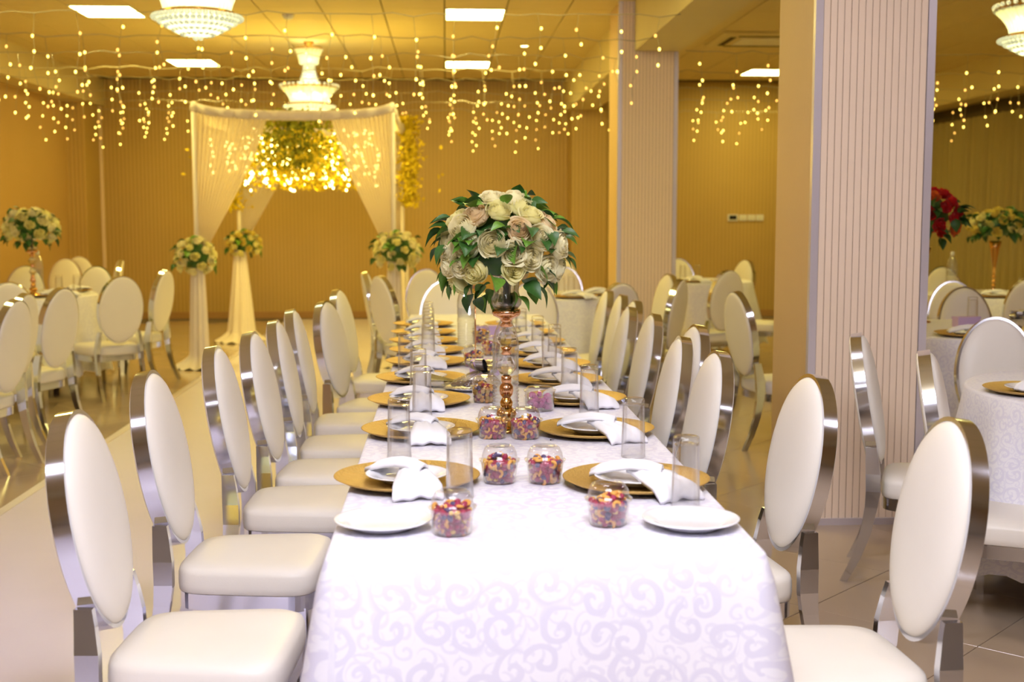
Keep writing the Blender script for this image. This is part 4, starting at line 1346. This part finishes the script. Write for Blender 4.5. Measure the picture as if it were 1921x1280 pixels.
# near bouquet: roses where the photograph shows them, plus the unseen back
px = [(650, 150), (715, 290), (480, 310), (300, 370), (355, 455), (390, 610), (650, 600), (915, 460), (1045, 320), (1140, 545), (1230, 400), (850, 700), (1030, 750), (860, 865), (235, 680), (235, 830), (340, 800), (460, 880), (310, 1030), (1215, 860), (1305, 620), (1350, 880), (870, 165), (965, 215)]
dirs = []
for a, b in px:
    X = (780 + a / 4.74 - 942) * .00157 / .205
    Z = -(330 + b / 4.74 - 468) * .00157 / .178
    q_ = X * X + Z * Z
    if q_ > .97:
        s = sqrt(.97 / q_); X *= s; Z *= s; q_ = .97
    dirs.append((X, -sqrt(1 - q_), Z))
dirs += [(cos(a), abs(sin(a)) * .9 + .15, z) for a, z in ((.3, .1), (1.0, -.2), (1.7, .2), (2.4, -.15), (2.9, .2), (.7, .6), (1.6, .65), (2.5, .6), (1.2, -.5), (2.1, -.45))]
bouquet('rose_bouquet', 'big cream rose bouquet with green leaves on the long table', (.163, 3.64, 1.285), .170, .148, dirs, .046, ['rose', 'rose', 'rose_peach', 'rose_green', 'rose'], 150, True, seed=9, leaf_len=.062, lowcut=-.75)
bouquet('rose_bouquet', 'whole white rose bouquet on the left round table', (-3.20, 9.90, 1.275), .19, .145, fib(30, -.6, .4), .052, ['rose', 'rose_green'], 50, seed=3, leafmats=('leaf_dark',), leaf_len=.075)
bouquet('rose_bouquet', 'white rose bouquet cut off by the left edge of the picture', (-3.78, 10.12, 1.29), .17, .14, fib(26, -.6, 1.4), .052, ['rose', 'rose_green'], 44, seed=4, leafmats=('leaf_dark',), leaf_len=.075)

def trumpet(x, y, h, label):
    t = thing('trumpet_vase', label, 'vase', (x, y, TZ + .0012))
    link('foot', MB().lathe([(.001, 0), (.06, 0), (.062, .006), (.03, .014), (.014, .03), (.014, .05)], 24).mesh('foot', M['gold']), t)
    for k in range(3):
        link('bead', MB().ball((0, 0, .066 + .034 * k), .0165, 12, 8).mesh('bead', M['gold']), t)
    link('trumpet', MB().lathe([(.012, .152), (.014, .22), (.02, h * .6), (.034, h * .85), (.05, h), (.047, h), (.03, h * .83), (.014, h * .55), (.008, .17)], 24, cap0=True).mesh('trumpet', M['gold']), t)
trumpet(4.374, 9.80, .42, 'gold trumpet vase under the yellow bouquet by the curtain')
trumpet(2.78, 7.20, .44, 'gold trumpet vase under the red bouquet behind the near column')
bouquet('rose_bouquet', 'domed yellow rose bouquet with dark leaves before the curtain', (4.374, 9.80, 1.285), .20, .135, fib(26, -.35, .9), .046, ['rose_yellow', 'rose_yellow', 'rose_green'], 60, seed=6, leafmats=('leaf_dark',), leaf_len=.085, lowcut=-.3)
bouquet('rose_bouquet', 'red and orange rose bouquet half hidden by the near column', (2.78, 7.20, 1.37), .195, .165, fib(34, -.6, 2.9), .048, ['rose_red', 'rose_red', 'rose_orange', 'rose_red'], 50, seed=8, leafmats=('leaf_dark',), leaf_len=.08)

# ---- water bottles
def bottle_meshes():
    prof = [(.001, .004), (.030, .001), (.040, .004), (.0425, .014)]
    z = .02
    for k in range(9):
        prof += [(.0428, z), (.0395, z + .005), (.0428, z + .010)]; z += .0115
    prof += [(.043, z + .01), (.041, z + .016), (.041, z + .062), (.043, z + .068), (.042, z + .10), (.034, z + .135), (.020, z + .165), (.0145, z + .175), (.0140, z + .188)]
    top = z + .188
    body = MB().lathe(prof, 28).mesh('body', M['bottle'])
    lab = MB().lathe([(.0418, z + .018), (.0418, z + .060)], 28).mesh('label', M['bottle'])
    neck = MB().lathe([(.018, top - .004), (.018, top - .001), (.0145, top), (.0145, top + .004)], 20).mesh('neck_ring', M['white_plastic'])
    cap = MB().lathe([(.0158, top + .0045), (.0158, top + .020), (.014, top + .022), (.001, top + .022)], 20).mesh('cap', M['white_plastic'])
    water = MB().lathe([(.001, .006), (.038, .008), (.0385, z + .0), (.0385, z + .05), (.001, z + .05)], 24).mesh('water', M['plastic'])
    return [('body', body), ('label', lab), ('neck_ring', neck), ('cap', cap)]
BOT = bottle_meshes()
def bottle(x, y, label):
    t = thing('water_bottle', label, 'bottle', (x, y, TZ + .0012), 0, 'clear ribbed water bottles')
    for nm, me in BOT:
        link(nm, me, t)
bottle(.190, 3.995, 'clear ribbed water bottle right behind the crystal centrepiece')
bottle(.095, 5.95, 'clear ribbed water bottle farther along the long table by the sign rod')
bottle(-3.35, 10.5, 'clear water bottle behind the chairs on the left round table')
bottle(2.52, 6.58, 'clear water bottle at the edge of the near column, on the lilac box table')
bottle(4.05, 9.85, 'tall clear bottle below the red bouquet, table by the curtain')
bottle(4.70, 9.75, 'clear bottle beside the gold trumpet vase, table by the curtain')

# ---- lilac boxes, sign rod, cellophane tray with silver ribbon
def lilac_box(x, y, w, h, label, rz=0.0):
    t = thing('gift_box', label, 'box', (x, y, TZ + .0012), rz)
    link('box', MB().box(-w, w, -.03, .03, 0, h).mesh('box', M['lilac']), t)
    link('lid', MB().box(-w - .003, w + .003, -.033, .033, h + .0002, h + .012).mesh('lid', M['lilac']), t)
t = thing('gift_box', 'dark maroon box on the left round table', 'box', (-3.52, 9.86, TZ + .0012), .1)
link('box', MB().box(-.07, .07, -.05, .05, 0, .055).mesh('box', M['maroon']), t)
link('lid', MB().box(-.073, .073, -.053, .053, .0552, .068).mesh('lid', M['maroon']), t)
lilac_box(.150, 4.92, .058, .048, 'lilac gift box behind the silver ribbon on the long table')
lilac_box(.215, 6.42, .06, .05, 'lilac gift box near the far end of the long table')
lilac_box(2.93, 6.90, .07, .045, 'lilac gift box on the round table beyond the near column', .2)
t = thing('sign_rod', 'thin upright rod holder among the nut cups on the long table', 'sign holder', (.118, 5.06, TZ + .0012))
link('foot', MB().lathe([(.001, 0), (.02, 0), (.02, .006), (.004, .008)], 16).mesh('foot', M['silver']), t)
link('rod', MB().tube([(0, 0, .007), (0, 0, .33)], .0028, 8).mesh('rod', M['rose_gold']), t)
link('clip', MB().box(-.012, .012, -.004, .004, .331, .345).mesh('clip', M['rose_gold']), t)
def ribbon_loop(mb, c, R_, w, ang, tilt):
    n = 18
    mat = Matrix.Translation(c) @ Matrix.Rotation(ang, 4, 'Z') @ Matrix.Rotation(tilt, 4, 'Y')
    r0 = [tuple(mat @ Vector((R_ * (1 - cos(2 * pi * k / n)) * 1.2, -w, R_ * .55 * sin(2 * pi * k / n)))) for k in range(n + 1)]
    r1 = [tuple(mat @ Vector((R_ * (1 - cos(2 * pi * k / n)) * 1.2, w, R_ * .55 * sin(2 * pi * k / n)))) for k in range(n + 1)]
    mb.loft([r0, r1], False)
def sweet_tray(x, y, label, z=TZ + .0012, seed=1):
    t = thing('sweet_tray', label, 'tray', (x, y, z))
    link('tray', MB().lathe([(.001, .002), (.070, .002), (.088, .012), (.092, .011), (.073, 0), (.001, 0)], 32).mesh('tray', M['silver']), t)
    q = random.Random(seed); mb = MB()
    for k in range(26):
        a, rr_ = q.uniform(0, 2 * pi), .06 * sqrt(q.random())
        mb.ball((rr_ * cos(a), rr_ * sin(a), .012 + .010 * q.random()), q.uniform(.010, .015), 7, 5, .7)
    tag(link('biscuits', mb.mesh('biscuits', M['brown']), t), kind='stuff')
    mb = MB(); rings = []
    for k in range(8):
        u = k / 7
        rings.append([((.095 * (1 - u) ** .6 + .008) * (1 + .12 * sin(7 * a + 3 * u + seed)) * cos(a) + .05 * u, (.095 * (1 - u) ** .6 + .008) * (1 + .12 * sin(5 * a + seed)) * sin(a), .012 + .055 * u + .006 * sin(9 * a) * u) for a in [2 * pi * j / 40 for j in range(40)]])
    mb.loft(rings, True, False, False)
    tuft = []
    for k in range(6):
        u = k / 5
        tuft.append([((-.05 - .09 * u), (-.012 - .04 * u) + (.024 + .08 * u) * j / 14, .03 + .010 * sin(j * 2.1) * (u + .2) + .012 * u) for j in range(15)])
    link('wrap', mb.mesh('wrap', M['cello']), t)
    link('wrap_tail', MB().loft(tuft, False).mesh('wrap_tail', M['cello_y']), t)
    mb = MB()
    for k in range(7):
        ribbon_loop(mb, (.05, 0, .072), q.uniform(.022, .034), .014, k * 2 * pi / 7 + q.uniform(-.2, .2), -q.uniform(.1, .6))
    rb = mb.mesh('ribbon_bow', M['silver'])
    link('ribbon_bow', rb, t)
M['cello_y'] = thin_clear('yellow cellophane', (0.95, 0.85, 0.4, 1), 0.95, 0.1, 0.35, (0.85, 0.75, 0.25, 1), 0.8, 60)
sweet_tray(.085, 4.50, 'cellophane-wrapped biscuit tray with silver ribbon bow on the long table')
sweet_tray(3.08, 6.68, 'cellophane-wrapped tray with silver ribbon beside the lilac box beyond the near column', seed=5)
cv = thing('clove', 'tiny dark clove lying on the white cloth', 'clove', (.290, 3.451, TZ + .003), .4)
link('head', MB().ball((0, 0, 0), .0022, 8, 6).mesh('head', M['black']), cv)
link('stalk', MB().tube([(.002, 0, 0), (.012, .001, -.0008)], [.0012, .0006], 6).mesh('stalk', M['black']), cv)

# ---- settings on the round tables
def far(x, y, label, flip=1, k=0, rot=0.0, nap=True):
    setting(x, y, '%s, ' + label, flip, k, nap, CZ, rot)
far(2.08, 4.30, 'near right round table beside the near column', 1, 1, 1.2)
far(2.72, 6.37, 'beside the lilac box beyond the near column', 1, 2, .5)
far(2.50, 7.02, 'far side of the lilac box table', 1, 0, 2.5)
far(-3.03, 9.85, 'left rose table, towards the runner', 1, 1, 1.5)
far(-3.08, 10.45, 'left rose table, far side', 1, 2, 2.6)
far(.98, 9.46, 'far column table, long-table side', 1, 0, .4)
far(1.17, 9.80, 'far column table, column side', 1, 1, 1.2)
far(2.33, 11.62, 'side-hall table between the columns, near side', 1, 1, .2)
far(2.08, 12.1, 'side-hall table between the columns, column side', 1, 2, -1.2)
far(4.20, 9.38, 'round table by the curtain, near side', 1, 1, .3)
for x, y, l in ((-2.93, 10.12, 'upturned tumbler of the left round table, closer to the runner'), (-3.05, 10.05, 'upturned tumbler of the left round table, closer to the rose vase'),
                (1.0, 9.98, 'upturned tumbler on the table next to the far column, closer to the column'), (.90, 9.75, 'upturned tumbler on the table next to the far column, closer to the long table'),
                (2.28, 11.98, 'upturned tumbler in the side hall between the columns, first of two'), (2.42, 11.98, 'upturned tumbler in the side hall between the columns, second of two'),
                (2.43, 6.72, 'upturned tumbler at the edge of the near column, on the lilac box table'), (3.05, 7.1, 'upturned tumbler behind the lilac box in the side hall'),
                (4.42, 9.4, 'upturned tumbler before the trumpet vase by the curtain'), (2.35, 4.40, 'upturned tumbler on the near right round table')):
    tumbler(x, y, l)
